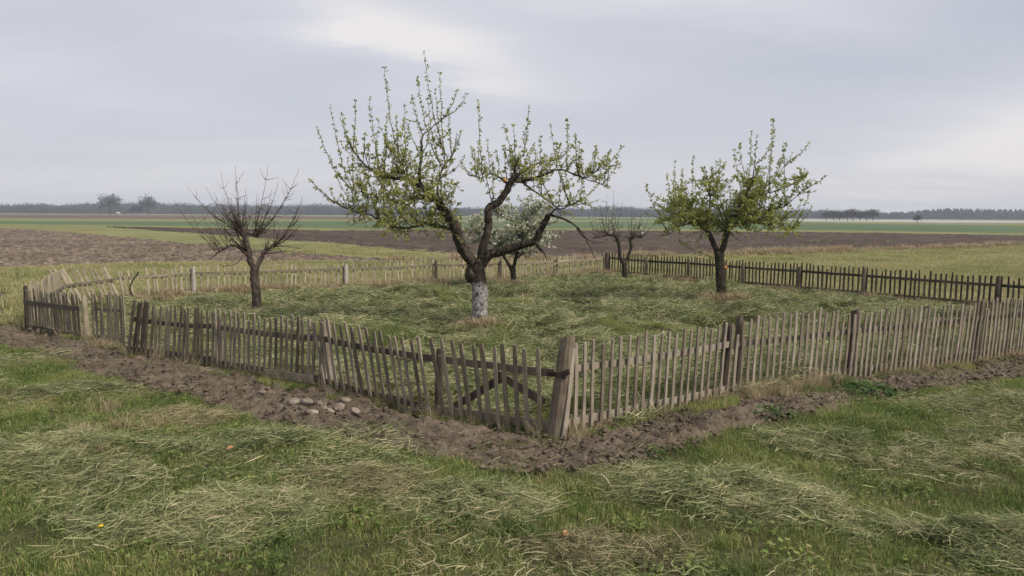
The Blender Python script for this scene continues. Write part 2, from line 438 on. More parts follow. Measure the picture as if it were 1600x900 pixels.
def soil_relief(x, y):
    clod = np.clip(fbm(x * 6.5, y * 6.5, 5, 0.85), -0.5, 0.9) * 0.048 - 0.005
    q = x * 0.86 + y * 0.5 + 0.10 * vnoise(x * 2.3, y * 2.3)
    ridge = np.abs(np.sin(q * 17.0 + 2.2 * fbm(x * 1.3, y * 1.3, 2))) ** 0.7 * 0.052 * np.clip(vnoise(x * 0.9 + 4, y * 0.9) * 3 + 0.55, 0, 1)
    return clod + ridge


loft('bare_soil_strip', SOIL_OUT, SOIL_IN, 1150, 48, SOIL, soil_relief, 0.02, 1.0, 'trampled bare brown soil strip along the outside of the fence', 0.35)
loft('ploughed_field', [(-75, 5), (-40, 18), (-20.3, 29.2), (-16.7, 32.1), (-11.6, 33.6), (-4.6, 34.6)],
     [(-170, 190), (-110, 137), (-70.5, 102), (-47, 80), (-30.2, 61.2), (-18.6, 47.8), (-11.4, 41.0), (-6.2, 36.0), (-4.0, 34.9)], 520, 320, PLOUGH_PALE,
     lambda x, y: 0.24 * np.clip(fbm(x * 2.4, y * 2.4, 3, 0.7), -0.2, 0.7), 0.03, 1.9, 'pale cloddy ploughed field beyond the broken fence end')
loft('ploughed_field', [(-53.6, 103.4), (-23.4, 67.6), (-13.3, 54.8), (-3.5, 40.7), (2.0, 38.4), (8.8, 42.2), (17.3, 45.4), (21.2, 50.0), (28.3, 52.8), (36.2, 58.2), (43.6, 63.1), (90, 92)],
     [(-62, 113.5), (-25, 97), (9.5, 111), (45.2, 109), (67.5, 98), (120, 116)], 420, 200, PLOUGH_DARK,
     lambda x, y: 0.22 * np.clip(fbm(x * 1.6, y * 1.9, 3, 0.6), -0.2, 0.6), 0.03, 1.5, 'dark brown ploughed field behind the orchard', 0.8)
loft('green_field', [(-140, 160), (-86, 125), (-58, 114.5), (-25, 98), (9.5, 112), (45.2, 110), (67.5, 99), (125, 120)],
     [(-220, 210), (-121, 176), (-81, 189), (-55, 229), (23, 265), (116, 281), (163, 236), (290, 275)], 120, 40, CROP,
     lambda x, y: 0 * x, 0.02, 1.0, 'strip of young green crop across the distance')
loft('far_brown_field', [(-260, 215), (-121, 177), (-81, 190), (-56, 230), (-30, 262)], [(-700, 560), (-420, 690), (-330, 690), (-180, 640), (-60, 560)], 60, 30, FAR_BROWN,
     lambda x, y: 0 * x, 0.02, 1.0, 'far brown field in front of the distant house')
loft('far_green_field', [(-29, 263), (23, 266), (116, 282)], [(-58, 560), (60, 640), (200, 560)], 30, 20, CROP,
     lambda x, y: 0 * x, 0.02, 1.0, 'far green field in front of the distant wood')
loft('far_pale_field', [(118, 282), (163, 237), (300, 278), (420, 300)], [(210, 660), (360, 720), (560, 720), (760, 700)], 40, 20, FAR_PALE,
     lambda x, y: 0 * x, 0.02, 1.0, 'far pale field shining below the conifer wood')


# ------------------------------------------------------------------ blades, straw: patch meshes for scattering
def blades(n, rad, hmin, hmax, w, lean, tint_mu, tint_sd, dry=0.0):
    a = RNG.random(n) * 2 * np.pi; r = np.sqrt(RNG.random(n)) * rad
    bx, by = r * np.cos(a), r * np.sin(a)
    h = hmin + (hmax - hmin) * RNG.random(n) ** 1.3
    th = RNG.random(n) * 2 * np.pi; ln = lean * (0.25 + RNG.random(n)) * h
    dx, dy = np.cos(th), np.sin(th)
    fa = RNG.random(n) * 2 * np.pi; wx, wy = np.cos(fa) * w / 2, np.sin(fa) * w / 2
    z0 = -0.015
    V = np.empty((n, 5, 3))
    V[:, 0] = np.stack([bx - wx, by - wy, np.full(n, z0)], -1); V[:, 1] = np.stack([bx + wx, by + wy, np.full(n, z0)], -1)
    mx, my, mz = bx + dx * ln * 0.35, by + dy * ln * 0.35, h * 0.6
    V[:, 2] = np.stack([mx + wx * .8, my + wy * .8, mz], -1); V[:, 3] = np.stack([mx - wx * .8, my - wy * .8, mz], -1)
    V[:, 4] = np.stack([bx + dx * ln, by + dy * ln, h * (1 - 0.25 * np.clip(ln / h, 0, 1.5))], -1)
    t = np.clip(tint_mu + tint_sd * RNG.standard_normal(n), 0, 1)
    t = np.where(RNG.random(n) < dry, 0.92 + 0.08 * RNG.random(n), t)
    i = np.arange(n)[:, None] * 5
    tri = np.concatenate([i + np.array([[0, 1, 2]]), i + np.array([[0, 2, 3]]), i + np.array([[3, 2, 4]])], 0)
    return V.reshape(-1, 3), tri, np.repeat(t, 5)


def straws(n, pos, lmin, lmax, w, tint_mu, tint_sd, tilt=0.12, main=None, spread=3.2, dry=0.05, curl=0.35):
    """lying ribbons; pos(n) gives n starting centres"""
    C = pos(n)
    L = lmin + (lmax - lmin) * RNG.random(n) ** 1.5
    th = RNG.random(n) * np.pi * 2 if main is None else main + spread * (RNG.random(n) - 0.5)
    k = (RNG.random(n) - 0.5) * 2 * curl
    tl = RNG.standard_normal(n) * tilt
    m = 4
    P = np.empty((n, m, 3)); s = np.linspace(-0.5, 0.5, m)
    for j in range(m):
        ang = th + k * s[j] * 2
        P[:, j, 0] = C[:, 0] + np.cos(ang) * L * s[j]; P[:, j, 1] = C[:, 1] + np.sin(ang) * L * s[j]
        P[:, j, 2] = C[:, 2] + np.sin(tl) * L * s[j] + 0.18 * L * np.abs(tl) * (0.25 - s[j] ** 2) * 4 * 0.4
    ro = RNG.random(n) * np.pi
    nx, ny, nz = -np.sin(th) * np.cos(ro), np.cos(th) * np.cos(ro), np.sin(ro)
    W = (w * (0.5 + 1.0 * RNG.random(n) ** 3))[:, None] / 2
    N = np.stack([nx, ny, nz], -1) * W
    tp = np.array([0.6, 1, 0.9, 0.25])
    V = np.empty((n, m, 2, 3))
    for j in range(m):
        V[:, j, 0] = P[:, j] - N * tp[j]; V[:, j, 1] = P[:, j] + N * tp[j]
    t = np.clip(tint_mu + tint_sd * RNG.standard_normal(n), 0, 1)
    t = np.where(RNG.random(n) < dry, 0.9 + 0.1 * RNG.random(n), t)
    i = np.arange(n)[:, None] * (m * 2)
    q = np.concatenate([i + np.array([[2 * j, 2 * j + 1, 2 * j + 3, 2 * j + 2]]) for j in range(m - 1)], 0)
    return V.reshape(-1, 3), q, np.repeat(t, m * 2)


def scatter(name, pts, scl, idx, meshes, label, rot=None):
    """one 'stuff' object: its points carry patches by geometry nodes"""
    coll = bpy.data.collections.new(name + '_patches')
    for k, me in enumerate(meshes):
        coll.objects.link(bpy.data.objects.new('%s_patch_%02d' % (name, k), me))
    n = len(pts)
    me = bpy.data.meshes.new(name); me.vertices.add(n); me.vertices.foreach_set('co', np.asarray(pts, np.float32).ravel())
    a = me.attributes.new('scl', 'FLOAT_VECTOR', 'POINT')
    S = np.asarray(scl, np.float32); S = np.repeat(S[:, None], 3, 1) if S.ndim == 1 else S
    a.data.foreach_set('vector', S.ravel())
    a = me.attributes.new('idx', 'INT', 'POINT'); a.data.foreach_set('value', np.asarray(idx, np.int32))
    rt = np.zeros((n, 3), np.float32); rt[:, 2] = RNG.random(n) * 2 * np.pi
    if rot is not None: rt = np.asarray(rot, np.float32)
    a = me.attributes.new('rot', 'FLOAT_VECTOR', 'POINT'); a.data.foreach_set('vector', rt.ravel())
    o = link(name, me); tag(o, label, kind='stuff')
    ng = bpy.data.node_groups.new(name, 'GeometryNodeTree')
    ng.interface.new_socket('Geometry', in_out='INPUT', socket_type='NodeSocketGeometry')
    ng.interface.new_socket('Geometry', in_out='OUTPUT', socket_type='NodeSocketGeometry')
    N = ng.nodes; Lk = ng.links.new
    gi = N.new('NodeGroupInput'); go = N.new('NodeGroupOutput')
    ci = N.new('GeometryNodeCollectionInfo'); ci.inputs['Collection'].default_value = coll
    ci.inputs['Separate Children'].default_value = True; ci.inputs['Reset Children'].default_value = True
    ip = N.new('GeometryNodeInstanceOnPoints'); ip.inputs['Pick Instance'].default_value = True
    def attr(nm, ty):
        q = N.new('GeometryNodeInputNamedAttribute'); q.data_type = ty; q.inputs['Name'].default_value = nm; return q.outputs['Attribute']
    er = N.new('FunctionNodeEulerToRotation')
    Lk(attr('rot', 'FLOAT_VECTOR'), er.inputs[0]); Lk(er.outputs[0], ip.inputs['Rotation'])
    Lk(attr('scl', 'FLOAT_VECTOR'), ip.inputs['Scale']); Lk(attr('idx', 'INT'), ip.inputs['Instance Index'])
    Lk(gi.outputs[0], ip.inputs['Points']); Lk(ci.outputs[0], ip.inputs['Instance']); Lk(ip.outputs[0], go.inputs[0])
    md = o.modifiers.new('scatter', 'NODES'); md.node_group = ng
    return o


def rnd_pts(x0, x1, y0, y1, dens):
    n = int((x1 - x0) * (y1 - y0) * dens)
    return x0 + (x1 - x0) * RNG.random(n), y0 + (y1 - y0) * RNG.random(n)


def with_z(x, y, dz=0.0): return np.stack([x, y, height(x, y) + dz], -1)


# ------------------------------------------------------------------ fences
def picket_mesh(mat, w=0.046, t=0.020, L=1.0, k=0):
    rg = random.Random(100 + k); n = 5; v = []; f = []
    bow = rg.uniform(-0.010, 0.010); bow2 = rg.uniform(-0.008, 0.008)
    sl = rg.uniform(-0.012, 0.012)
    for i in range(n):
        s = i / (n - 1); ww = w / 2 * (1 + rg.uniform(-0.10, 0.10)); bx = bow * math.sin(math.pi * s); by = bow2 * math.sin(math.pi * s)
        z = s * L
        for (sx, sy) in ((-1, -1), (1, -1), (1, 1), (-1, 1)):
            zz_ = z + (sl * sx if i == n - 1 else 0)
            v.append((bx + sx * ww * (0.86 if i == n - 1 else 1), by + sy * t / 2, zz_))
    for i in range(n - 1):
        for j in range(4):
            a = i * 4 + j; c = i * 4 + (j + 1) % 4
            f.append((a, c, c + 4, a + 4))
    f.append((3, 2, 1, 0)); f.append(tuple(range((n - 1) * 4, n * 4)))
    return mesh_from('picket', v, f, mat)


def picket_set(mat, w=0.046, t=0.02): return [picket_mesh(mat, w * (0.9 + 0.05 * k), t, 1.0, k) for k in range(5)]


P_WOOD = picket_set(WOOD, 0.041); P_GREY = picket_set(WOOD_GREY, 0.042); P_PALE = picket_set(WOOD_PALE, 0.046, 0.018); P_DARK = picket_set(WOOD_DARK, 0.046, 0.022)
P_BROWN = picket_set(WOOD_BROWN)
P_MIX = P_WOOD * 4 + P_GREY; P_MIXG = P_GREY * 3 + P_WOOD * 2 + P_BROWN[:1]


def beam_mesh(name, p, q, w, t, mat, sag=0.0, seg=7, seed=0, up=None):
    """a sawn board from p to q (local metres); w is its height, t its thickness"""
    rg = random.Random(seed); p = Vector(p); q = Vector(q); d = (q - p).normalized()
    side = d.cross(Vector((0, 0, 1)) if up is None else up).normalized(); u = side.cross(d).normalized()
    v = []; f = []
    for i in range(seg):
        s = i / (seg - 1); c = p.lerp(q, s) + u * (-sag * 4 * s * (1 - s) + rg.uniform(-.004, .004)) + side * rg.uniform(-.003, .003)
        hw = w / 2 * (1 + rg.uniform(-.07, .07)); ht = t / 2
        for (a, e) in ((-1, -1), (1, -1), (1, 1), (-1, 1)): v.append(c + side * a * ht + u * e * hw)
    for i in range(seg - 1):
        for j in range(4):
            a = i * 4 + j; e = i * 4 + (j + 1) % 4
            f.append((a, a + 4, e + 4, e))
    f.append((0, 1, 2, 3)); f.append(tuple(reversed(range((seg - 1) * 4, seg * 4))))
    return mesh_from(name, v, f, mat)


def post_mesh(r, L, lean, mat, sides=9, seed=0, square=False, top=0.02):
    rg = random.Random(seed); n = 7; v = []; f = []
    if square: sides = 8
    rad = []
    for j in range(sides):
        a = 2 * math.pi * (j + 0.5) / sides
        k = 1.0
        if square: k = 1 / max(abs(math.cos(a)), abs(math.sin(a)))
        rad.append(r * k * (1 + rg.uniform(-.10, .10) * (0.4 if square else 1)))
    for i in range(n):
        s = i / (n - 1); z = -0.12 + (L + 0.12) * s
        for j in range(sides):
            a = 2 * math.pi * (j + 0.5) / sides
            rr = rad[j] * (1.05 - 0.12 * s) * (1 + rg.uniform(-.03, .03))
            if i == n - 1: rr *= 0.88
            v.append((lean[0] * z + rr * math.cos(a), lean[1] * z + rr * math.sin(a), z + (top * math.cos(a + 1) if i == n - 1 else 0)))
    for i in range(n - 1):
        for j in range(sides):
            a = i * sides + j; e = i * sides + (j + 1) % sides
            f.append((a, e, e + sides, a + sides))
    f.append(tuple(range((n - 1) * sides, n * sides)))
    return mesh_from('post', v, f, mat)


def post(parent, xy, r, L, lean, mat, square=False, seed=0, name='post'):
    o = link(name, post_mesh(r, L, lean, mat, 9, seed, square), parent)
    o.location = Vector((xy[0], xy[1], H1(*xy))) - parent.location
    o.rotation_euler.z = random.uniform(-.3, .3) if not square else 0
    return o


def run(parent, p0, p1, n, L, meshes, lean=(0, 0), out=1, jit=1.0, skip=(), lift=0.01, width=1.0, off=0.022, drop=(0, 0)):
    """n pickets from p0 to p1; out is the side (+1 = right of the walk direction) the pickets are nailed on"""
    d = Vector((p1[0] - p0[0], p1[1] - p0[1], 0)); d.normalize(); nr = Vector((d.y, -d.x, 0)) * out
    for i in range(n):
        if i in skip: continue
        s = (i + 0.5) / n + random.uniform(-.16, .16) / n * jit
        x = p0[0] + (p1[0] - p0[0]) * s + nr.x * off; y = p0[1] + (p1[1] - p0[1]) * s + nr.y * off
        o = link('picket', meshes[random.randrange(len(meshes))], parent)
        a = lean[0] + (lean[1] - lean[0]) * s + random.gauss(0, 1.5) * jit
        M = Matrix((( d.x, nr.x, 0), (d.y, nr.y, 0), (0, 0, 1))).to_4x4()
        M = M @ Matrix.Rotation(R(a), 4, 'Y') @ Matrix.Rotation(R(random.gauss(0, 1.3) * jit), 4, 'X') @ Matrix.Rotation(R(random.gauss(0, 3)), 4, 'Z')
        Lz = L * (random.uniform(0.965, 1.035) if random.random() > 0.07 else random.uniform(0.86, 0.95)) / max(0.7, math.cos(R(a)))
        z = H1(x, y) + lift + random.uniform(-.015, .015) + drop[0] + (drop[1] - drop[0]) * s
        o.matrix_basis = Matrix.Translation(Vector((x, y, z)) - parent.location) @ M @ Matrix.Diagonal((width * random.uniform(.88, 1.12), 1, Lz, 1))


def rail(parent, p0, z0, p1, z1, mat, w=0.07, t=0.03, out=-1, off=0.004, sag=0.0, seed=0, name='rail'):
    d = Vector((p1[0] - p0[0], p1[1] - p0[1], 0)).normalized(); nr = Vector((d.y, -d.x, 0)) * out
    a = Vector((p0[0], p0[1], H1(*p0) + z0)) + nr * off - parent.location
    c = Vector((p1[0], p1[1], H1(*p1) + z1)) + nr * off - parent.location
    return link(name, beam_mesh(name, a, c, w, t, mat, sag, 7, seed), parent)


def lerp2(p, q, s): return (p[0] + (q[0] - p[0]) * s, p[1] + (q[1] - p[1]) * s)


# front fence, left of the gate (walk from the gate outwards to the left, so the outside is on the left: out=-1)
f1 = empty('picket_fence', (-0.87, 8.33, 0))
tag(f1, 'sagging grey picket fence with leaning pickets running from the gate to the gap', 'fence', 'picket fences around the orchard')
PA, PB, PC, PD = (-6.24, 11.84), (-4.43, 10.91), (-2.47, 9.53), (-0.87, 8.33)
run(f1, PD, PC, 16, 0.90, P_MIXG, (12, 13), -1, 0.5)
run(f1, PC, PB, 21, 0.88, P_MIXG, (-6, 1), -1, 0.5)
run(f1, PB, lerp2(PB, PA, 0.74), 14, 0.86, P_MIXG, (-3, -9), -1, 0.6)
run(f1, lerp2(PB, PA, 0.75), PA, 5, 0.92, P_BROWN, (-10, -13), -1, lift=0.0)
rail(f1, PD, 0.70, PC, 0.66, WOOD_BROWN, 0.075, 0.03, 1, 0.012, 0.02, 1); rail(f1, PC, 0.66, PB, 0.62, WOOD_BROWN, 0.08, 0.03, 1, 0.012, 0.015, 2)
rail(f1, PB, 0.63, lerp2(PB, PA, 0.93), 0.62, WOOD_BROWN, 0.07, 0.03, 1, 0.012, 0.03, 3)
rail(f1, PD, 0.10, PC, 0.10, WOOD_BROWN, 0.07, 0.03, 1, 0.012, 0.0, 4); rail(f1, PC, 0.12, PB, 0.10, WOOD_BROWN, 0.07, 0.03, 1, 0.012, 0.0, 5)
rail(f1, PB, 0.12, PA, 0.12, WOOD_BROWN, 0.07, 0.03, 1, 0.012, 0.0, 6)
post(f1, (PD[0] + .03, PD[1] + .06), 0.048, 0.80, (0.02, 0), WOOD_DARK, True, 1)
post(f1, (PC[0] + .04, PC[1] + .07), 0.075, 0.90, (-0.02, 0), WOOD, False, 2)
post(f1, (PB[0] + .04, PB[1] + .07), 0.062, 0.78, (-0.01, 0), WOOD_BROWN, False, 3)
bd = link('plank', beam_mesh('plank', Vector((-2.60, 9.50, H1(-2.6, 9.5) + 0.125)) - f1.location, Vector((-3.42, 10.08, H1(-3.42, 10.08) + 0.13)) - f1.location, 0.11, 0.022, WOOD_GREY, 0, 5, 8), f1)
bd['label'] = 'wide grey plank nailed across the picket feet'

# gate
gt = empty('picket_gate', (0.30, 7.68, 0))
tag(gt, 'picket gate with crossed diagonal braces beside the thick corner post', 'gate')
GA, GB = (-0.80, 8.28), (0.36, 7.64)
run(gt, GA, GB, 11, 0.93, P_GREY, (-11, -2), 1, 0.4, lift=-0.01, width=1.1)
rail(gt, (-0.84, 8.30), 0.70, (0.44, 7.63), 0.68, WOOD_BROWN, 0.08, 0.03, -1, 0.012, 0, 11)
rail(gt, (-0.84, 8.30), 0.12, (0.45, 7.62), 0.11, WOOD_GREY, 0.085, 0.035, -1, 0.012, 0, 12)
rail(gt, (-0.66, 8.20), 0.16, (-0.12, 7.92), 0.56, WOOD_BROWN, 0.085, 0.028, -1, 0.046, 0, 13, 'brace')
rail(gt, (-0.18, 7.95), 0.60, (0.33, 7.68), 0.34, WOOD_BROWN, 0.085, 0.028, -1, 0.046, 0, 14, 'brace')
lt = link('latch', beam_mesh('latch', Vector((0.38, 7.62, 0.68 + H1(.4, 7.6))) - gt.location, Vector((0.56, 7.52, 0.67 + H1(.5, 7.5))) - gt.location, 0.05, 0.018, IRON, 0, 3, 3), gt)

gp = empty('gate_post', (0.47, 7.62, H1(0.47, 7.62)))
tag(gp, 'thick leaning round corner post between the gate and the front fence', 'post')
pm = link('log', post_mesh(0.092, 1.06, (0.115, 0.0), WOOD_LOG, 12, 21, False, 0.03), gp)
st = link('slat', picket_mesh(WOOD, 0.05, 0.025, 0.98, 3), gp); st.location = (0.075, -0.085, -0.02); st.rotation_euler = (0, R(6.5), R(30))
hb = link('hinge', beam_mesh('hinge', (0.00, -0.075, 0.68), (0.13, -0.09, 0.72), 0.055, 0.03, IRON, 0, 3, 4), gp)

# front fence, right of the gate
f2 = empty('picket_fence', (0.62, 7.62, 0))
tag(f2, 'evenly spaced tan picket fence running from the corner post to the right', 'fence', 'picket fences around the orchard')
Q = [(0.60, 7.62), (2.77, 9.27), (4.87, 10.29), (7.45, 11.60), (9.9, 12.98), (12.3, 14.35), G_]
cnt = [21, 21, 27, 26, 25, 26]
lean2 = [(1, 5), (3, 4), (4, 7), (4, 3), (2, 2), (0, 2)]
for i in range(6):
    run(f2, Q[i], Q[i + 1], cnt[i], 0.97, P_MIX, lean2[i], 1, 0.3)
    rail(f2, Q[i], 0.72, Q[i + 1], 0.72, WOOD, 0.072, 0.03, -1, 0.012, 0.01, 30 + i)
    rail(f2, Q[i], 0.15, Q[i + 1], 0.15, WOOD, 0.075, 0.03, -1, 0.012, 0.0, 40 + i)
for i, q in enumerate(Q[1:]):
    post(f2, (q[0] - .04, q[1] + .08), 0.058, 1.0 + 0.02 * (i % 2), (0.02, 0), WOOD_BROWN, i != 1, 50 + i)
post(f2, (2.90, 9.42), 0.045, 1.02, (0.03, 0), WOOD_BROWN, True, 57)

# fence at the back right: shade of its unlit side painted into the dark wood
f3 = empty('picket_fence', (F_[0], F_[1], 0))
tag(f3, 'shade-darkened brown picket fence with heavy rails closing the back on the right', 'fence', 'picket fences around the orchard')
Q = [F_, (4.96, 27.0), (6.15, 25.6), (7.52, 23.95), (8.75, 22.5), (10.04, 21.0), (12.25, 18.55), G_]
for i in range(7):
    L_ = math.dist(Q[i], Q[i + 1]); n = round(L_ / 0.128)
    run(f3, Q[i], Q[i + 1], n, 0.83, P_DARK, (0, 0.5), -1, 0.5)
    rail(f3, Q[i], 0.62, Q[i + 1], 0.62, WOOD_DARK, 0.07, 0.035, 1, 0.012, 0.005, 60 + i)
    rail(f3, Q[i], 0.14, Q[i + 1], 0.14, WOOD_DARK, 0.06, 0.035, 1, 0.012, 0.0, 70 + i)
for i, q in enumerate(Q[1:-1]):
    post(f3, (q[0] - .06, q[1] - .07), 0.055, 0.76 if i < 4 else 0.85, (0.06 if i == 3 else 0, 0), WOOD_BROWN if i != 4 else WOOD_GREY, i > 3, 80 + i)
post(f3, (F_[0] + 0.05, F_[1] - 0.12), 0.085, 0.82, (0, 0), WOOD_BROWN, False, 88)

# pale thin fence at the back left
f4 = empty('picket_fence', (C_[0], C_[1], 0))
tag(f4, 'low fence of thin pale pickets closing the back on the left', 'fence', 'picket fences around the orchard')
Q = [C_, (-5.25, 23.19), (-2.58, 24.7), (-0.45, 25.83), (1.6, 27.1), F_]
for i in range(5):
    L_ = math.dist(Q[i], Q[i + 1]); n = round(L_ / 0.150)
    run(f4, Q[i], Q[i + 1], n, 0.78, P_PALE, (1, 2), -1, 1.2)
    rail(f4, Q[i], 0.60, Q[i + 1], 0.60, WOOD_GREY if i < 3 else WOOD_PALE, 0.06, 0.03, 1, 0.012, 0.02, 90 + i)
    rail(f4, Q[i], 0.10, Q[i + 1], 0.10, WOOD_GREY, 0.05, 0.03, 1, 0.012, 0.0, 95 + i)
for i, q in enumerate(Q[:-1]):
    post(f4, (q[0] + .04, q[1] - .07), 0.05 if i != 1 else 0.06, 0.76 if i else 0.80, (0, 0), (WOOD_NEW, WOOD_NEW, WOOD_BROWN, WOOD_BROWN, WOOD_GREY)[i], i < 2, 100 + i)
bd = rail(f4, (0.95, 26.55), 0.50, (3.45, 28.12), 0.66, WOOD_PALE, 0.07, 0.025, 1, 0.05, 0, 110); bd['label'] = 'pale bare rail sloping down across the pickets'

# broken back-left end: pickets fallen sideways on a low rail
f5 = empty('broken_picket_fence', (B_[0], B_[1], 0))
tag(f5, 'broken fence stretch with pickets tipped sideways and rail hanging low', 'fence', 'picket fences around the orchard')
run(f5, B_, D_, 11, 0.90, P_PALE, (-20, -22), -1, 1.3, width=1.25)
run(f5, D_, C_, 15, 0.78, P_PALE, (-14, 1), -1, 1.4, skip=(3, 4), width=1.15)
rail(f5, B_, 0.50, D_, 0.60, WOOD_GREY, 0.055, 0.03, 1, 0.012, 0.0, 120); rail(f5, D_, 0.62, C_, 0.62, WOOD_GREY, 0.055, 0.03, 1, 0.012, 0.03, 121)
rail(f5, lerp2(B_, D_, .3), 0.04, C_, 0.06, WOOD_PALE, 0.075, 0.03, 1, 0.03, 0.0, 122)
stk = empty('stick', (-9.75, 18.75, H1(-9.75, 18.75)))
tag(stk, 'crooked dark stick leaning against the broken fence stretch', 'stick')

# dense short stretch at the left corner
f6 = empty('picket_fence', (A_[0], A_[1], 0))
tag(f6, 'dense picket stretch with two dark outer rails at the far left corner', 'fence', 'picket fences around the orchard')
E_ = (-7.66, 13.10)
run(f6, A_, E_, 24, 0.80, P_GREY, (-1, -3), 1, 0.8)
rail(f6, A_, 0.56, E_, 0.56, WOOD_DARK, 0.085, 0.03, 1, 0.050, 0.0, 130); rail(f6, A_, 0.10, E_, 0.06, WOOD_DARK, 0.07, 0.03, 1, 0.050, 0.0, 131)
post(f6, (E_[0] + .03, E_[1] + .05), 0.045, 0.80, (-0.05, 0), WOOD_PALE, True, 132); post(f6, (A_[0] - .03, A_[1] + .03), 0.045, 0.86, (0, 0), WOOD_DARK, False, 133)
run(f6, A_, B_, 40, 0.86, P_PALE, (1, -8), -1, 1.0, width=1.1)
rail(f6, A_, 0.46, B_, 0.46, WOOD_GREY, 0.06, 0.03, 1, 0.012, 0.0, 134)

# loose panel standing in the gap
f7 = empty('fence_panel', (-7.21, 12.62, 0))
tag(f7, 'short loose panel of close set pickets standing in the fence gap', 'fence')
run(f7, (-7.24, 12.66), (-6.46, 12.30), 10, 0.90, P_GREY, (0, 1), 1, 0.7)
rail(f7, (-7.26, 12.68), 0.62, (-6.50, 12.32), 0.64, WOOD_GREY, 0.06, 0.03, -1, 0.012, 0, 140); rail(f7, (-7.26, 12.68), 0.14, (-6.50, 12.32), 0.16, WOOD_GREY, 0.06, 0.03, -1, 0.012, 0, 141)


# ------------------------------------------------------------------ trees
class Tree:
    def __init__(self, seed):
        self.rg = random.Random(seed); self.v = []; self.f = []; self.tv = []; self.tf = []
        self.limbpts = []; self.twigs = []; self.leaf = []

    def tube(self, pts, r, sides, twig=False, gnarl=0.0):
        V, Fc = (self.tv, self.tf) if twig else (self.v, self.f)
        base = len(V); n = len(pts); prev = None
        for i, p in enumerate(pts):
            d = (pts[min(i + 1, n - 1)] - pts[max(i - 1, 0)])
            if d.length < 1e-6: d = Vector((0, 0, 1))
            d.normalize()
            if prev is None:
                a = d.cross(Vector((0.3, 1, 0.1))).normalized()
            else:
                a = (prev - d * prev.dot(d)).normalized()
            prev = a; c = d.cross(a)
            for j in range(sides):
                t = 2 * math.pi * j / sides
                rr = r[i] * (1 + (self.rg.uniform(-gnarl, gnarl) if gnarl else 0))
                V.append(p + (a * math.cos(t) + c * math.sin(t)) * rr)
        for i in range(n - 1):
            for j in range(sides):
                a = base + i * sides + j; e = base + i * sides + (j + 1) % sides
                Fc.append((a, e, e + sides, a + sides))
        Fc.append(tuple(base + (n - 1) * sides + j for j in range(sides)))
        Fc.append(tuple(base + j for j in reversed(range(sides))))

    def smooth(self, pts, k=4, jit=0.0):
        out = []; n = len(pts)
        for i in range(n - 1):
            p0, p1, p2, p3 = pts[max(i - 1, 0)], pts[i], pts[i + 1], pts[min(i + 2, n - 1)]
            for s in range(k):
                t = s / k
                q = 0.5 * ((2 * p1) + (p2 - p0) * t + (2 * p0 - 5 * p1 + 4 * p2 - p3) * t * t + (3 * p1 - p0 - 3 * p2 + p3) * t ** 3)
                if (i or s) and jit: q = q + Vector([self.rg.uniform(-jit, jit) for _ in range(3)])
                out.append(q)
        out.append(pts[-1]); return out

    def limb(self, pts, r0, r1, sides=9, attach=True, gnarl=0.10, jit=0.012, pw=None, flare=0.0):
        if pw is None: pw = 0.8 if r0 > 0.06 else 1.5
        P = self.smooth([Vector(p) for p in pts], 8 if r0 > 0.06 else 4, jit); n = len(P)
        rad = [r1 + (r0 - r1) * (1 - i / (n - 1)) ** pw for i in range(n)]
        if flare:
            rad = [q * (1 + flare * math.exp(-P[i].z / 0.12)) for i, q in enumerate(rad)]
        self.tube(P, rad, sides, False, gnarl)
        if attach: self.limbpts += [(p, q) for p, q in zip(P, rad)]
        return P

    def shoot(self, p, q, r0=0.009, r1=0.0025, up=0.3, wig=0.014):
        d = q - p; c = p + Vector((d.x * (0.5 + up * 0.5), d.y * (0.5 + up * 0.5), d.z * (0.5 - up * 0.5)))
        n = max(4, int(d.length / 0.11)); P = []
        for i in range(n + 1):
            t = i / n; s = p * (1 - t) ** 2 + c * 2 * t * (1 - t) + q * t * t
            if 0 < i < n: s = s + Vector([self.rg.uniform(-wig, wig) for _ in range(3)])
            P.append(s)
        self.tube(P, [r0 + (r1 - r0) * i / n for i in range(n + 1)], 4 if r0 < 0.012 else 5, True)
        self.twigs.append(P); return P

    def to_tip(self, tip, r0=0.010, up=0.3, zmin=0.15, cands=None, side=1.0):
        best = None; bd = 1e9
        for p, r in (cands or self.limbpts):
            d = tip - p; c = math.hypot(side * math.hypot(d.x, d.y), d.z * (0.45 if side > 1 else 1)) + (2.0 * max(0, zmin - d.z)) + self.rg.uniform(0, 0.15)
            if c < bd: bd = c; best = p
        return self.shoot(best.copy(), tip, r0, 0.003, up)

    def fill(self, n, lmin, lmax, upb, rmax=0.06, lo=0.0, r0=0.007, src=None):
        """random side twigs off limbs (thin parts) and earlier shoots"""
        c = src or [p for p, r in self.limbpts if r < rmax and p.z > lo]
        made = []
        for _ in range(n):
            p = self.rg.choice(c)
            a = self.rg.uniform(0, 2 * math.pi); d = Vector((math.cos(a), math.sin(a), self.rg.uniform(-0.5, 0.9) + upb)).normalized()
            L = self.rg.uniform(lmin, lmax)
            made.append(self.shoot(p.copy(), p + d * L, r0, 0.0022, self.rg.uniform(-.1, .4), 0.012))
        return made

    def fan(self, n, lmin, lmax, src, out=0.5, up=1.0, rnd=0.45, r0=0.008, cen=(0, 0)):
        """long straight water shoots growing up and outwards"""
        for _ in range(n):
            p = self.rg.choice(src); o = Vector((p.x - cen[0], p.y - cen[1], 0))
            if o.length > 0.01: o.normalize()
            d = (o * out + Vector((0, 0, up)) + Vector([self.rg.gauss(0, rnd) for _ in range(3)])).normalized()
            self.shoot(p.copy(), p + d * self.rg.uniform(lmin, lmax), r0, 0.0028, 0.25, 0.012)

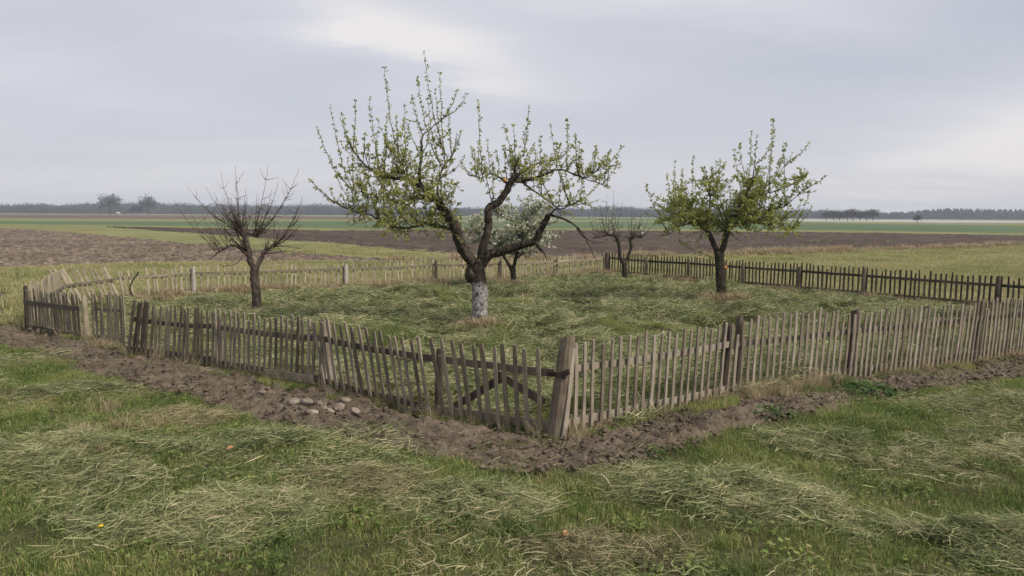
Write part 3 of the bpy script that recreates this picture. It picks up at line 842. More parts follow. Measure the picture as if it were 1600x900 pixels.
    def spurs(self, gap, lo=0.02, hi=0.07, skip=0.2):
        """leaf rosettes set along every twig"""
        for P in self.twigs:
            L = 0; nxt = 0.1 * self.rg.random() + 0.05
            tot = sum((P[i + 1] - P[i]).length for i in range(len(P) - 1))
            for i in range(len(P) - 1):
                seg = P[i + 1] - P[i]; l = seg.length
                while nxt < L + l:
                    p = P[i] + seg * ((nxt - L) / l)
                    if nxt > tot * skip * self.rg.random():
                        off = Vector([self.rg.uniform(-1, 1) for _ in range(3)]).normalized() * self.rg.uniform(lo, hi)
                        self.leaf.append(p + off)
                    nxt += gap * self.rg.uniform(0.6, 1.4)
                L += l
            self.leaf.append(P[-1].copy())

    def crown(self, name, mat, parent, per, size, tint, flower=0.0):
        n = len(self.leaf) * per
        C = np.repeat(np.array([tuple(p) for p in self.leaf]), per, 0)
        D = RNG.standard_normal((n, 3)); D[:, 2] += 0.45; D /= np.linalg.norm(D, axis=1)[:, None]
        U = RNG.standard_normal((n, 3)); S = np.cross(D, U); S /= np.linalg.norm(S, axis=1)[:, None]
        N = np.cross(D, S)
        cs = np.repeat(0.6 + 0.9 * RNG.random(len(self.leaf)), per)
        L = (size * cs * (0.55 + 0.9 * RNG.random(n)))[:, None]; W = L * 0.32
        b0 = C + D * L * 0.1
        V = np.stack([b0, b0 + D * L * 0.5 + S * W + N * L * 0.08, b0 + D * L, b0 + D * L * 0.5 - S * W + N * L * 0.08], 1).reshape(-1, 3)
        f = np.arange(n * 4).reshape(n, 4)
        ct = np.repeat(np.clip(tint[0] + tint[1] * RNG.standard_normal(len(self.leaf)), 0, 1), per)
        t = np.clip(ct + 0.08 * RNG.standard_normal(n), 0, 1)
        if flower: t = np.where(RNG.random(n) < flower, 0.6 + 0.4 * RNG.random(n), np.minimum(t, 0.38))
        return link(name, mesh_from(name, V, f, mat, False, np.repeat(t, 4)), parent)

    def build(self, parent, bark, twigmat):
        t = link('trunk', mesh_from('trunk', self.v, self.f, bark, True), parent)
        w = link('twigs', mesh_from('twigs', self.tv, self.tf, twigmat, True), parent); w['kind'] = 'stuff'
        return t, w


SPREAD = 15.0
def V3(l, y0=0.0, y1=0.0):
    n = len(l); o = []
    for i, p in enumerate(l):
        y = y0 + (y1 - y0) * i / max(1, n - 1); k = 1 + y / SPREAD
        o.append(Vector((p[0] * k, y, 2.3 + (p[1] - 2.3) * k)))
    return o
def tip3(x, y, z): return V3([(x, z)], y, y)[0]


def lump(name, r, mat, parent, loc, seed=0, sq=(1, 1, 1), seg=8):
    rg = random.Random(seed); v = []; f = []
    for i in range(1, seg):
        for j in range(seg + 2):
            a = math.pi * i / seg; c = 2 * math.pi * j / (seg + 2); k = 1 + rg.uniform(-.17, .17)
            v.append((r * k * sq[0] * math.sin(a) * math.cos(c), r * k * sq[1] * math.sin(a) * math.sin(c), r * k * sq[2] * math.cos(a)))
    m = seg + 2
    for i in range(seg - 2):
        for j in range(m):
            f.append((i * m + j, (i + 1) * m + j, (i + 1) * m + (j + 1) % m, i * m + (j + 1) % m))
    f.append(tuple(range(m))); f.append(tuple(reversed(range((seg - 2) * m, (seg - 1) * m))))
    return link(name, mesh_from(name, v, f, mat, True), parent, loc)


def tree_root(name, xy, label, cat):
    o = empty(name, (xy[0], xy[1], H1(*xy) - 0.02)); o.scale = (1.0, 1.0, 1.02); return tag(o, label, cat, 'fruit trees in the orchard')


# --- the big apple tree with the whitewashed trunk
t1 = tree_root('apple_tree', (-0.70, 15.27), 'tallest apple tree, wide crooked limbs, whitewashed trunk, young leaves', 'tree')
T = Tree(3)
T.limb([(0.02, 0, -0.12), (0.03, 0, 0.25), (0.03, 0, 0.55), (0.02, 0, 0.96), (-0.03, 0, 1.34), (-0.05, 0, 1.48)], 0.172, 0.150, 18, False, 0.075, 0.006, 1, 0.32)
L1 = V3([(-0.03, 1.22), (-0.13, 1.44), (-0.36, 1.78), (-0.47, 2.16), (-0.66, 2.42), (-0.83, 2.66), (-1.09, 2.89)], 0, -0.35)
T.limb(L1, 0.128, 0.070, 11)
T.limb(V3([(-1.09, 2.89), (-1.4, 3.08), (-1.72, 3.12), (-1.99, 3.18), (-2.26, 3.35), (-2.5, 3.62), (-2.58, 3.82)], -0.35, -0.7), 0.052, 0.008, 7)
T.limb(V3([(-1.09, 2.89), (-1.21, 3.12), (-1.15, 3.55), (-1.15, 3.9), (-0.97, 4.09), (-0.75, 4.27)], -0.35, -0.1), 0.046, 0.007, 7)
T.limb(V3([(-0.46, 2.07), (-0.78, 2.14), (-1.07, 2.2), (-1.44, 2.12), (-1.81, 2.15), (-2.16, 2.35), (-2.55, 2.45), (-3.01, 2.7), (-3.41, 3.07)], -0.15, -0.9), 0.042, 0.006, 7)
T.limb(V3([(-1.4, 3.08), (-1.55, 3.35), (-1.62, 3.6)], -0.45, -0.3), 0.020, 0.010, 6)
T.limb(V3([(-0.95, 2.78), (-1.3, 2.75), (-1.6, 2.62), (-1.95, 2.72), (-2.3, 2.68), (-2.7, 2.95)], -0.3, 0.9), 0.036, 0.006, 6)
T.limb(V3([(-0.75, 2.55), (-0.85, 2.9), (-0.75, 3.3), (-0.55, 3.6), (-0.5, 4.0)], -0.25, 1.1), 0.040, 0.006, 6)
T.limb(V3([(-0.6, 2.36), (-0.75, 2.6), (-1.05, 2.72), (-1.35, 2.65), (-1.6, 2.4), (-1.75, 2.1)], -0.2, -1.3), 0.034, 0.006, 6)
T.limb(V3([(0.0, 1.33), (0.12, 1.83), (0.2, 2.16), (0.21, 2.51), (0.4, 2.64), (0.52, 2.8), (0.64, 3.02), (0.74, 3.20)], 0, 0.3), 0.088, 0.066, 10)
T.limb(V3([(0.66, 3.05), (0.85, 3.07), (1.17, 3.13), (1.42, 3.23), (1.62, 3.3), (1.95, 3.21), (2.26, 3.09), (2.6, 2.99)], 0.3, 0.1), 0.050, 0.007, 8)
T.limb(V3([(0.74, 3.18), (0.73, 3.33), (0.77, 3.45), (0.91, 3.56)], 0.3, 0.1), 0.036, 0.005, 7)
T.limb(V3([(0.85, 3.07), (1.12, 2.89), (1.51, 2.63), (1.72, 2.38)], 0.3, -0.3), 0.026, 0.006, 6)
T.limb(V3([(1.95, 3.21), (2.17, 3.13), (2.39, 3.26), (2.61, 3.38)], 0.2, 0.5), 0.016, 0.005, 6)
T.limb(V3([(0.70, 3.10), (0.95, 3.3), (1.25, 3.45), (1.6, 3.5), (1.85, 3.75)], 0.3, 1.4), 0.034, 0.006, 6)
T.limb(V3([(0.60, 3.00), (0.40, 3.15), (0.25, 3.2), (0.05, 3.12), (-0.2, 3.2)], 0.3, -0.6), 0.028, 0.006, 6)
T.limb(V3([(0.02, 1.30), (0.2, 1.56), (0.41, 1.64), (0.7, 1.72), (0.98, 1.81), (1.19, 1.87), (1.26, 2.02), (1.35, 2.2), (1.47, 2.4)], 0, -0.35), 0.098, 0.052, 10)
T.limb(V3([(1.47, 2.4), (1.67, 2.35), (1.92, 2.25), (2.12, 2.09), (2.26, 1.88), (2.38, 1.67), (2.47, 1.49)], -0.35, -0.6), 0.030, 0.006, 7)
T.limb(V3([(1.19, 1.85), (1.28, 1.72), (1.37, 1.64), (1.43, 1.49)], -0.3, -0.4), 0.050, 0.010, 7)
T.limb(V3([(2.05, 2.14), (2.19, 1.96), (2.45, 1.84), (2.69, 1.92)], -0.5, -0.3), 0.016, 0.005, 6)
T.limb(V3([(1.40, 2.30), (1.60, 2.5), (1.85, 2.55), (2.15, 2.7)], -0.35, -1.1), 0.024, 0.005, 6)
main_tips = [(-1.13, 5.56), (-0.81, 5.17), (-1.27, 5.06), (-1.89, 5.27), (-1.34, 4.74), (-0.9, 4.86), (-0.42, 4.82), (-0.25, 4.77), (0.01, 4.6), (-1.52, 4.56), (-2.21, 4.66), (-2.46, 4.61), (-3.02, 4.54), (-3.29, 4.09), (-1.55, 4.26), (-2.31, 3.87), (0.03, 3.83), (-0.3, 3.54), (-2.95, 3.31), (-3.01, 2.88), (-3.42, 3.06), (1.01, 4.53), (0.49, 4.18), (0.7, 4.15), (1.5, 4.18), (1.79, 4.27), (1.97, 3.97), (2.36, 3.74), (2.69, 3.33), (2.69, 2.96), (0.52, 3.71), (0.13, 3.54), (2.46, 2.7), (1.27, 3.92), (-1.83, 4.3), (-2.03, 4.01), (-2.56, 3.81), (-1.06, 4.66), (-0.64, 4.47), (-1.43, 4.01), (-2.69, 3.49), (-2.09, 3.68), (0.95, 4.14), (1.15, 3.81), (1.62, 3.81), (2.08, 3.55), (2.54, 3.12), (0.29, 3.42)]
for (x, z) in main_tips:
    T.to_tip(tip3(x, T.rg.uniform(-0.8, 0.8), z), 0.011, 0.35, 0.55, [q for q in T.limbpts if q[0].z > 2.55 or q[0].x < -1.5], 1.7)
thin = [p for p, r in T.limbpts if r < 0.045 and p.z > 2.0]
leftc = [p for p in thin if -2.55 < p.x < -0.5]; rightc = [p for p in thin if p.x >= -0.3 and p.z > 2.5]
T.fan(112, 0.30, 0.90, [p for p in leftc if p.z < 3.7], 0.25, 1.0, 0.30, 0.008, (-1.2, 0))
T.fan(60, 0.25, 0.70, [p for p in rightc if p.z < 3.4], 0.35, 0.9, 0.32, 0.007, (0.9, 0))
n_long = len(T.twigs)
T.fill(120, 0.15, 0.5, 0.1, src=[p for p in leftc if p.z < 3.6]); T.fill(120, 0.2, 0.6, -0.5, src=[p for p in leftc if p.z < 3.3]); T.fill(90, 0.15, 0.5, 0.0, src=rightc)
T.fill(190, 0.08, 0.28, 0.3, r0=0.005, src=[q for P in T.twigs[:n_long] for q in P[1:len(P) // 2]])
T.spurs(0.072, 0.006, 0.034)
T.build(t1, BARK, TWIG)
T.crown('crown', LEAF_A, t1, 6, 0.040, (0.50, 0.24))
lump('burl', 0.13, BARK_B, t1, (-0.16, -0.05, 1.18), 4, (0.95, 0.9, 1.35))
c_ = lump('pruning_cut', 0.042, CUTWOOD, t1, (0.53, 0.17, 3.09), 5, (1, 0.8, 1)); c_['label'] = 'orange weathered cut face on the upper limb'

# --- the leafy apple tree on the right
t2 = tree_root('apple_tree', (5.54, 19.45), 'leafiest apple tree with dense green crown before the dark fence', 'tree')
T = Tree(5)
T.limb([(0, 0, -0.12), (0, 0, 0.3), (-0.02, 0, 0.6), (-0.08, 0, 1.1), (-0.12, 0, 1.34)], 0.150, 0.125, 13, False, 0.06, 0.004, 1, 0.25)
T.limb(V3([(-0.11, 1.2), (-0.24, 1.54), (-0.38, 1.8), (-0.58, 2.07), (-0.71, 2.22), (-0.92, 2.48), (-1.19, 2.55), (-1.53, 2.58)], 0, 0.2), 0.085, 0.015, 9)
T.limb(V3([(-0.12, 1.2), (0.03, 1.54), (0.12, 1.91), (0.26, 2.09), (0.44, 2.18), (0.58, 2.51), (0.66, 2.93), (0.78, 3.3)], 0, 0.1), 0.090, 0.012, 9)
T.limb(V3([(0.44, 2.18), (0.82, 2.26), (1.23, 2.43), (1.65, 2.57), (2.05, 2.94)], 0, -0.4), 0.042, 0.008, 7)
T.limb(V3([(0.20, 2.05), (0.5, 2.35), (0.9, 2.7), (1.4, 3.1), (1.9, 3.6)], 0, 0.9), 0.042, 0.007, 7)
T.limb(V3([(0.14, 1.95), (0.25, 2.3), (0.35, 2.7), (0.5, 3.1), (0.54, 3.6)], 0, -1.0), 0.040, 0.007, 7)
T.limb(V3([(-0.55, 2.02), (-0.5, 2.4), (-0.55, 2.8), (-0.7, 3.2)], 0, -0.7), 0.036, 0.007, 7)
T.limb(V3([(-0.45, 1.9), (-0.7, 2.1), (-1.0, 2.2), (-1.4, 2.15)], 0, 0.9), 0.034, 0.007, 7)
T.limb(V3([(-0.6, 2.08), (-0.9, 2.2), (-1.2, 2.2), (-1.6, 2.3)], 0, -0.8), 0.034, 0.007, 7)
T.limb(V3([(0.10, 1.85), (0.0, 2.2), (-0.1, 2.6), (-0.1, 3.0)], 0, 0.5), 0.034, 0.007, 7)
T.limb(V3([(0.26, 2.05), (0.7, 2.18), (1.2, 2.15), (1.75, 1.95)], 0, -0.5), 0.034, 0.007, 7); T.limb(V3([(0.30, 2.1), (0.8, 2.2), (1.3, 2.2), (1.8, 2.15)], 0, 0.7), 0.034, 0.007, 7)
T.limb(V3([(-0.5, 1.95), (-0.9, 2.08), (-1.3, 2.0), (-1.6, 1.8)], 0, -0.3), 0.030, 0.007, 7); T.limb(V3([(0.5, 2.3), (0.9, 2.75), (1.5, 2.95), (2.1, 3.2)], 0, -0.2), 0.030, 0.007, 7)
tips2 = [(1.11, 4.7), (1.38, 4.46), (0.54, 4.4), (0.22, 4.04), (1.75, 4.08), (2.41, 4.09), (2.58, 3.32), (2.25, 2.52), (-0.76, 3.71), (-1.22, 3.61), (-1.47, 3.44), (-1.94, 3.02), (-1.89, 2.41), (-1.63, 1.75), (-1.16, 1.6),
         (1.77, 1.75), (2.14, 2.02), (-0.14, 3.61), (0.8, 4.3), (1.5, 4.0), (2.0, 3.85), (0.4, 3.9), (-0.5, 3.5), (-1.0, 3.3), (-1.7, 3.1), (1.9, 3.3), (2.3, 2.9), (1.2, 1.8), (-0.2, 3.3), (0.1, 3.7), (0.95, 4.1), (2.1, 3.7)]
for (x, z) in tips2: T.to_tip(tip3(x, T.rg.uniform(-1.0, 1.0), z), 0.010, 0.3, 0.4, None, 1.5)
thin = [p for p, r in T.limbpts if r < 0.05 and p.z > 1.85]
T.fan(115, 0.35, 0.90, [p for p in thin if p.z < 3.1], 0.5, 0.95, 0.32, 0.008, (0.2, 0))
n_long = len(T.twigs)
T.fill(260, 0.2, 0.65, 0.10, src=[p for p in thin if p.z < 3.2]); T.fill(130, 0.3, 0.65, -0.5, src=[p for p in thin if p.z < 2.7])
T.fill(340, 0.10, 0.34, 0.2, r0=0.005, src=[q for P in T.twigs[:n_long + 260] for q in P[1:1 + len(P) // 2]])
T.spurs(0.080, 0.008, 0.04)
t2.scale = (0.94, 0.94, 1.03)
T.build(t2, BARK_B, TWIG)
T.crown('crown', LEAF_B, t2, 6, 0.047, (0.5, 0.22))
c_ = lump('pruning_cut', 0.06, CUTWOOD, t2, (0.04, -0.10, 0.98), 5, (0.9, 0.6, 1)); c_['label'] = 'orange weathered cut face on the trunk'
lump('burl', 0.10, BARK_B, t2, (0.0, -0.05, 1.02), 8, (1.1, 0.9, 0.9))

# --- the hard pruned bare tree on the left
t3 = tree_root('fruit_tree', (-6.02, 17.25), 'hard pruned bare tree with fan of upright leafless shoots', 'tree')
T = Tree(8)
T.limb([(0, 0, -0.1), (0.02, 0, 0.35), (0.02, 0, 0.7), (-0.01, 0, 1.15), (0.02, 0, 1.36)], 0.108, 0.096, 11, False, 0.10, 0.008, 1, 0.3)
A3 = T.limb(V3([(0.0, 1.28), (-0.09, 1.46), (-0.14, 1.77), (-0.2, 2.04), (-0.27, 2.14)], 0, -0.1), 0.078, 0.058, 9, True, 0.12)
T.limb(V3([(-0.17, 1.59), (-0.32, 1.76), (-0.5, 1.8), (-0.64, 1.71), (-0.78, 1.62), (-0.96, 1.47)], 0, -0.3), 0.042, 0.012, 8)
T.limb(V3([(-0.14, 1.71), (-0.23, 1.53), (-0.34, 1.37), (-0.61, 1.32)], -0.05, -0.4), 0.022, 0.010, 6)
T.limb(V3([(0.03, 1.28), (0.12, 1.46), (0.19, 1.64), (0.23, 1.73)], 0, 0.15), 0.060, 0.042, 9, True, 0.12)
T.limb(V3([(0.23, 1.68), (0.42, 1.78), (0.72, 1.78), (1.02, 1.75)], 0.15, 0.1), 0.022, 0.007, 7)
T.limb(V3([(-0.30, 2.10), (-0.18, 2.10), (-0.05, 2.03), (0.08, 1.98)], -0.1, 0.1), 0.042, 0.022, 8, True, 0.14)
ca = [q for q in T.limbpts if q[0].x < 0.1 and q[0].z > 1.6]; cd = [q for q in T.limbpts if -0.06 < q[0].x < 0.42 and q[0].z > 1.55]
tA = [(-1.57, 3.13), (-1.64, 2.83), (-1.27, 2.95), (-1.0, 2.99), (-0.92, 3.14), (-0.73, 3.49), (-0.25, 3.63), (-0.38, 3.36), (0.03, 3.1), (-0.63, 2.77), (-1.41, 2.62), (-0.5, 3.05), (-0.15, 2.95), (-1.1, 2.6), (-1.25, 2.1), (-0.85, 2.7), (-0.3, 2.8)]
tD = [(0.54, 3.67), (0.94, 3.52), (0.68, 3.28), (1.28, 2.93), (1.2, 2.86), (0.81, 3.14), (0.38, 3.05), (0.98, 2.19), (1.17, 1.75), (0.6, 2.9), (0.25, 2.85), (0.5, 2.6), (0.95, 2.6), (1.25, 2.3), (0.15, 2.9)]
for (x, z) in tA: T.to_tip(tip3(x, T.rg.uniform(-.6, .6), z), 0.0115, 0.25, 0.3, ca)
for (x, z) in tD: T.to_tip(tip3(x, T.rg.uniform(-.6, .6), z), 0.0115, 0.25, 0.3, cd)
T.fan(60, 0.35, 1.0, [p for p, r in ca + cd], 0.5, 1.0, 0.40, 0.011, (-0.05, 0))
T.fill(430, 0.10, 0.45, 0.55, r0=0.0062, src=[q for P in T.twigs[:95] for q in P[1:-3]])
T.fill(14, 0.3, 0.7, -0.3, r0=0.006, src=[p for p, r in ca + cd if p.z < 2.0])
T.build(t3, BARK_C, TWIG_R)

# --- the white blossoming tree behind
t4 = tree_root('cherry_tree', (0.08, 22.55), 'white blossoming tree seen behind the forked whitewashed tree', 'tree')
T = Tree(12)
T.limb([(0, 0, -0.1), (-0.02, 0, 0.37), (-0.07, 0, 0.74)], 0.095, 0.085, 10, False, 0.06, 0.004, 1, 0.2)
T.limb(V3([(-0.05, 0.62), (-0.26, 0.98), (-0.4, 1.23), (-0.58, 1.52), (-0.9, 1.9)], 0, -0.2), 0.062, 0.012, 8)
T.limb(V3([(-0.04, 0.62), (0.01, 1.0), (0.13, 1.3), (0.2, 1.72), (0.35, 2.2)], 0, 0.2), 0.066, 0.012, 8)
for k in range(9):
    a = k * 0.75; p = T.limbpts[T.rg.randrange(12, len(T.limbpts))][0]
    T.limb([p, p + Vector((0.4 * math.cos(a), 0.4 * math.sin(a), 0.25)), p + Vector((0.9 * math.cos(a), 0.8 * math.sin(a), 0.45))], 0.028, 0.007, 6)
for k in range(50):
    a = T.rg.uniform(0, 2 * math.pi); e = T.rg.uniform(-0.25, 1.45)
    T.to_tip(Vector((1.5 * math.cos(a) * math.cos(e) - 0.05, 1.3 * math.sin(a) * math.cos(e), 1.75 + 1.1 * math.sin(e))), 0.008, 0.25, 0.0)
thin = [p for p, r in T.limbpts if r < 0.05 and p.z > 1.15]
T.fan(40, 0.3, 0.8, thin, 0.5, 0.8, 0.4, 0.007); T.fill(200, 0.2, 0.6, 0.1, src=thin); T.fill(240, 0.1, 0.35, 0.2, r0=0.005, src=[q for P in T.twigs[:90] for q in P[1:-2]])
T.spurs(0.062)
T.build(t4, BARK_B, TWIG)
T.crown('crown', LEAF_C, t4, 6, 0.058, (0.3, 0.15), 0.40)

# --- the small bare tree at the back
t5 = tree_root('fruit_tree', (3.87, 25.18), 'small thin bare tree near the back corner post', 'tree')
T = Tree(15)
T.limb([(0, 0, -0.1), (-0.03, 0, 0.53), (-0.05, 0, 0.82)], 0.105, 0.09, 9, False, 0.07, 0.004, 1, 0.2)
T.limb(V3([(-0.05, 0.72), (-0.19, 0.92), (-0.27, 1.33), (-0.36, 1.57), (-0.51, 1.66), (-0.84, 1.63), (-1.21, 1.54)], 0, -0.3), 0.07, 0.012, 8)
T.limb(V3([(-0.05, 0.72), (0.11, 1.01), (0.19, 1.34), (0.14, 1.55), (0.30, 1.62), (0.55, 1.6)], 0, 0.25), 0.066, 0.014, 8)
cc = [q for q in T.limbpts if q[0].z > 1.3]
for (x, z) in [(-0.48, 3.17), (-0.65, 2.97), (-0.14, 2.8), (-0.97, 2.69), (0.12, 2.55), (0.55, 2.61), (-0.85, 2.43), (-1.29, 2.43), (-0.32, 2.69), (0.46, 2.12), (0.8, 2.0), (0.0, 2.3), (-0.6, 2.4), (0.3, 2.3)]:
    T.to_tip(tip3(x, T.rg.uniform(-.5, .5), z), 0.015, 0.2, 0.3, cc)
T.fan(24, 0.4, 0.9, [p for p, r in cc], 0.4, 1.0, 0.35, 0.011); T.fill(60, 0.2, 0.6, 0.3, r0=0.009, src=[p for p, r in cc]); T.fill(110, 0.1, 0.35, 0.3, r0=0.007, src=[q for P in T.twigs[:30] for q in P[1:-2]])
T.twigs = T.twigs[-12:]; T.spurs(0.14)
T.build(t5, BARK_B, TWIG_R)
T.crown('buds', LEAF_C, t5, 5, 0.05, (0.6, 0.1), 0.7)

# crooked stick leaning at the broken fence
T = Tree(77)
T.limb([(0.25, 0, -0.03), (0.05, 0.02, 0.2), (0.0, 0.03, 0.38), (0.10, 0.05, 0.6), (0.22, 0.06, 0.78)], 0.024, 0.016, 7, False, 0.1)
link('branch', mesh_from('branch', T.v, T.f, BARK_B, True), stk)


# ------------------------------------------------------------------ cut grass heaps on the lawn and in the orchard
def hay_pile(xy, rx, ry, hh, ang, n, label, mat=HAY, tint=0.45, main=None, lmax=0.34, w=0.0055, group='cut grass heaps on the lawn'):
    cx, cy = xy; ca, sa = math.cos(ang), math.sin(ang)
    seedo = random.uniform(0, 200)
    def prof(u, v):
        r = np.sqrt(u * u + v * v); a = np.arctan2(v, u)
        edge = 1 + 0.5 * vnoise(a * 1.3 + seedo, a * 0 + seedo)
        q = np.clip(1 - (r / edge) ** 2, 0, 1)
        return hh * q ** 0.8 * (0.75 + 1.0 * (fbm(u * 2.2 + seedo, v * 2.2 + seedo, 3) + 0.15)), q
    def pos(k):
        a = RNG.random(4 * k) * 2 * np.pi; r = np.sqrt(RNG.random(4 * k)) * (1.0 + 0.35 * RNG.random(4 * k) ** 2)
        u, v = r * np.cos(a), r * np.sin(a)
        ok = np.nonzero(fbm(u * 2.1 + seedo + 7, v * 2.1 * ry / rx + seedo, 3) * 1.5 + 0.62 - 0.35 * r > RNG.random(4 * k))[0]
        ok = ok[:k] if len(ok) >= k else np.resize(ok, k)
        u, v = u[ok], v[ok]; zz, _ = prof(u, v)
        X_ = u * rx * ca - v * ry * sa; Y_ = u * rx * sa + v * ry * ca
        return np.stack([X_, Y_, height(X_ + cx, Y_ + cy) + zz * RNG.random(k) ** 0.35 + 0.012 + 0.05 * RNG.random(k) ** 2], -1)
    vs, fs, ts = straws(int(n * 2.2), pos, 0.035, lmax * 0.85, w * 0.9, tint + 0.02, 0.27, 0.26, main, 3.4, 0.07, 0.65)
    v, f, t = vs, fs, ts
    o = link('cut_grass_heap', mesh_from('cut_grass_heap', v, f, mat, False, t), None, (cx, cy, 0))
    return tag(o, label, 'grass heap', group)


hay_pile((-3.90, 6.55), 1.05, 0.62, 0.15, 0.1, 3600, 'large flat cut grass heap reaching the left picture edge', main=0.2)
hay_pile((-2.35, 5.30), 0.98, 0.52, 0.13, 0.15, 3600, 'fresh green cut grass heap beside the yellow dandelion', tint=0.5, main=0.3, w=0.006)
hay_pile((-2.30, 7.15), 0.70, 0.42, 0.12, 0.0, 2400, 'green cut grass heap just below the fieldstones and soil strip')
hay_pile((-3.62, 8.05), 0.55, 0.32, 0.08, 0.1, 1500, 'small dry brownish cut grass heap near the soil strip on the left', DRYHAY, 0.55)
hay_pile((-1.22, 6.05), 0.52, 0.38, 0.07, 0.1, 1900, 'brown withered cut grass heap in the middle of the lawn', DRYHAY, 0.5)
hay_pile((-0.25, 5.62), 0.62, 0.40, 0.14, 0.0, 2700, 'rounded cut grass heap with dark left side, bottom centre')
hay_pile((1.85, 5.95), 1.00, 0.55, 0.17, -0.3, 4200, 'biggest tangled pale green cut grass heap, lower right of the corner post', tint=0.52, main=-0.5, w=0.006)
hay_pile((3.35, 7.20), 0.92, 0.42, 0.13, -0.2, 2800, 'long cut grass heap lying behind the biggest tangled heap', tint=0.5, main=-0.2)
hay_pile((5.75, 8.75), 0.75, 0.40, 0.17, 0.0, 2200, 'cut grass heap close to the soil strip on the far right')
hay_pile((3.35, 5.15), 0.85, 0.48, 0.12, 0.2, 3200, 'cut grass heap in the lower right corner', tint=0.45, main=0.4)
hay_pile((0.68, 4.85), 0.55, 0.30, 0.08, 0.0, 1900, 'low cut grass heap with a dead leaf at the bottom edge', DRYHAY, 0.4)
hay_pile((-5.45, 9.25), 0.70, 0.34, 0.09, 0.1, 1500, 'thin cut grass heap on the lawn below the fence gap')
hay_pile((4.95, 6.85), 0.55, 0.38, 0.11, 0.0, 1700, 'pale cut grass heap at the right picture edge', tint=0.6)
for (x, y, a, h_, lb) in [(-2.5, 20.1, .42, .24, 'dark green grass hump in the orchard between bare tree and tallest tree'), (1.28, 21.0, .45, .20, 'grass hump in the orchard right of the blossoming tree foot'),
                          (1.95, 17.8, .55, .20, 'grass hump in the orchard right of the whitewashed trunk'), (0.45, 16.6, .5, .20, 'grass hump just beside the whitewashed trunk foot'),
                          (-3.6, 19.4, .5, .15, 'low grass hump in the orchard right of the bare pruned tree')]:
    hay_pile((x, y), a, a * 0.6, h_, random.uniform(-.3, .3), 900, lb, HAY, 0.3, None, 0.4, 0.009, 'grass humps in the orchard')


# ------------------------------------------------------------------ stones, weeds, small finds
def stone(xy, r, seed, mat, label, sq):
    r *= 0.92; sq = (sq[0] * 1.08, sq[1], sq[2] * 0.78)
    o = lump('fieldstone', r, mat, None, (xy[0], xy[1], H1(*xy) + 0.02 + max(0.0, float(soil_relief(np.array([xy[0]]), np.array([xy[1]]))[0])) + r * sq[2] * 0.55), seed, sq, 9)
    o.rotation_euler = (random.uniform(-.2, .2), random.uniform(-.2, .2), random.uniform(0, 3))
    return tag(o, label, 'stone', 'fieldstones beside the fence')


stone((-2.60, 8.66), .075, 1, STONE, 'leftmost round fieldstone of the heap', (1.05, .9, .85))
stone((-2.42, 8.60), .095, 2, STONE, 'largest brown fieldstone of the heap, beside the leftmost', (1.2, .9, .7))
stone((-2.26, 8.20), .075, 3, STONE_PALE, 'pale rounded fieldstone lying frontmost of the heap', (1.1, .9, .75))
stone((-2.20, 8.50), .055, 4, STONE, 'small fieldstone in the middle of the heap', (1.1, .9, .8))
stone((-2.10, 8.36), .060, 5, STONE_PALE, 'small pale fieldstone just right of the frontmost stone', (1.1, .8, .8))
stone((-2.02, 8.50), .082, 6, STONE, 'flat long fieldstone on the right half of the heap', (1.35, .9, .65))
stone((-1.98, 8.68), .065, 7, STONE, 'fieldstone at the back of the heap by the pickets', (1.1, 1, .75))
stone((-1.80, 8.34), .060, 8, STONE_PALE, 'pale fieldstone at the right end of the heap', (1.15, .9, .8))
stone((-2.30, 8.68), .055, 9, STONE, 'small dark fieldstone behind the largest one', (1, 1, .8))
stone((-3.16, 9.22), .055, 10, STONE, 'single fieldstone lying apart, left of the heap', (1.3, .9, .6))


def weed(xy, n, rad, size, hgt, label, seed):
    rg = np.random.default_rng(seed); a = rg.random(n) * 6.28; r = np.sqrt(rg.random(n)) * rad
    C = np.stack([r * np.cos(a), r * np.sin(a), 0.02 + hgt * rg.random(n) * (1 - 0.6 * r / rad)], -1)
    D = np.stack([np.cos(a + rg.normal(0, .6, n)), np.sin(a + rg.normal(0, .6, n)), rg.normal(0.25, .35, n)], -1); D /= np.linalg.norm(D, axis=1)[:, None]
    S = np.cross(D, np.array([0, 0, 1.0])); S /= np.linalg.norm(S, axis=1)[:, None]
    L = (size * (0.6 + 0.8 * rg.random(n)))[:, None]; dn = np.array([0, 0, -1.0])
    V = np.stack([C, C + D * L * .45 + S * L * .26, C + D * L + dn * L * .25, C + D * L * .45 - S * L * .26], 1).reshape(-1, 3)
    lv = mesh_from('leaves', V, np.arange(n * 4).reshape(n, 4), WEED, False, np.repeat(rg.random(n), 4))
    e = empty('weed', (xy[0], xy[1], H1(*xy))); tag(e, label, 'plant', 'weeds on the bare soil')
    link('leaves', lv, e)
    v = []; f = []
    for k in range(0, n, 6):
        p = Vector(C[k]); w = 0.003; q = len(v); v += [(p.x * .3 - w, p.y * .3, -.03), (p.x * .3 + w, p.y * .3, -.03), (p.x + w, p.y, p.z), (p.x - w, p.y, p.z)]; f.append((q, q + 1, q + 2, q + 3))
    link('stems', mesh_from('stems', v, f, WEED, False, np.full(len(v), .4)), e)


weed((4.42, 9.78), 240, .22, .07, .17, 'leafy dark green weed growing at the picket feet', 1)
weed((4.62, 9.42), 420, .34, .065, .14, 'broadest bright green weed patch on the bare soil strip', 2)
weed((3.02, 8.36), 160, .24, .055, .07, 'low green weed at the soil edge below the second post', 3)
weed((1.20, 8.0), 60, .12, .05, .08, 'small green weed at the picket feet right of the corner post', 4)
weed((2.62, 8.95), 60, .10, .05, .08, 'tiny weed sprouting beside the double post', 5)
weed((-2.75, 9.42), 90, .18, .05, .08, 'low weed below the wide nailed plank', 6)

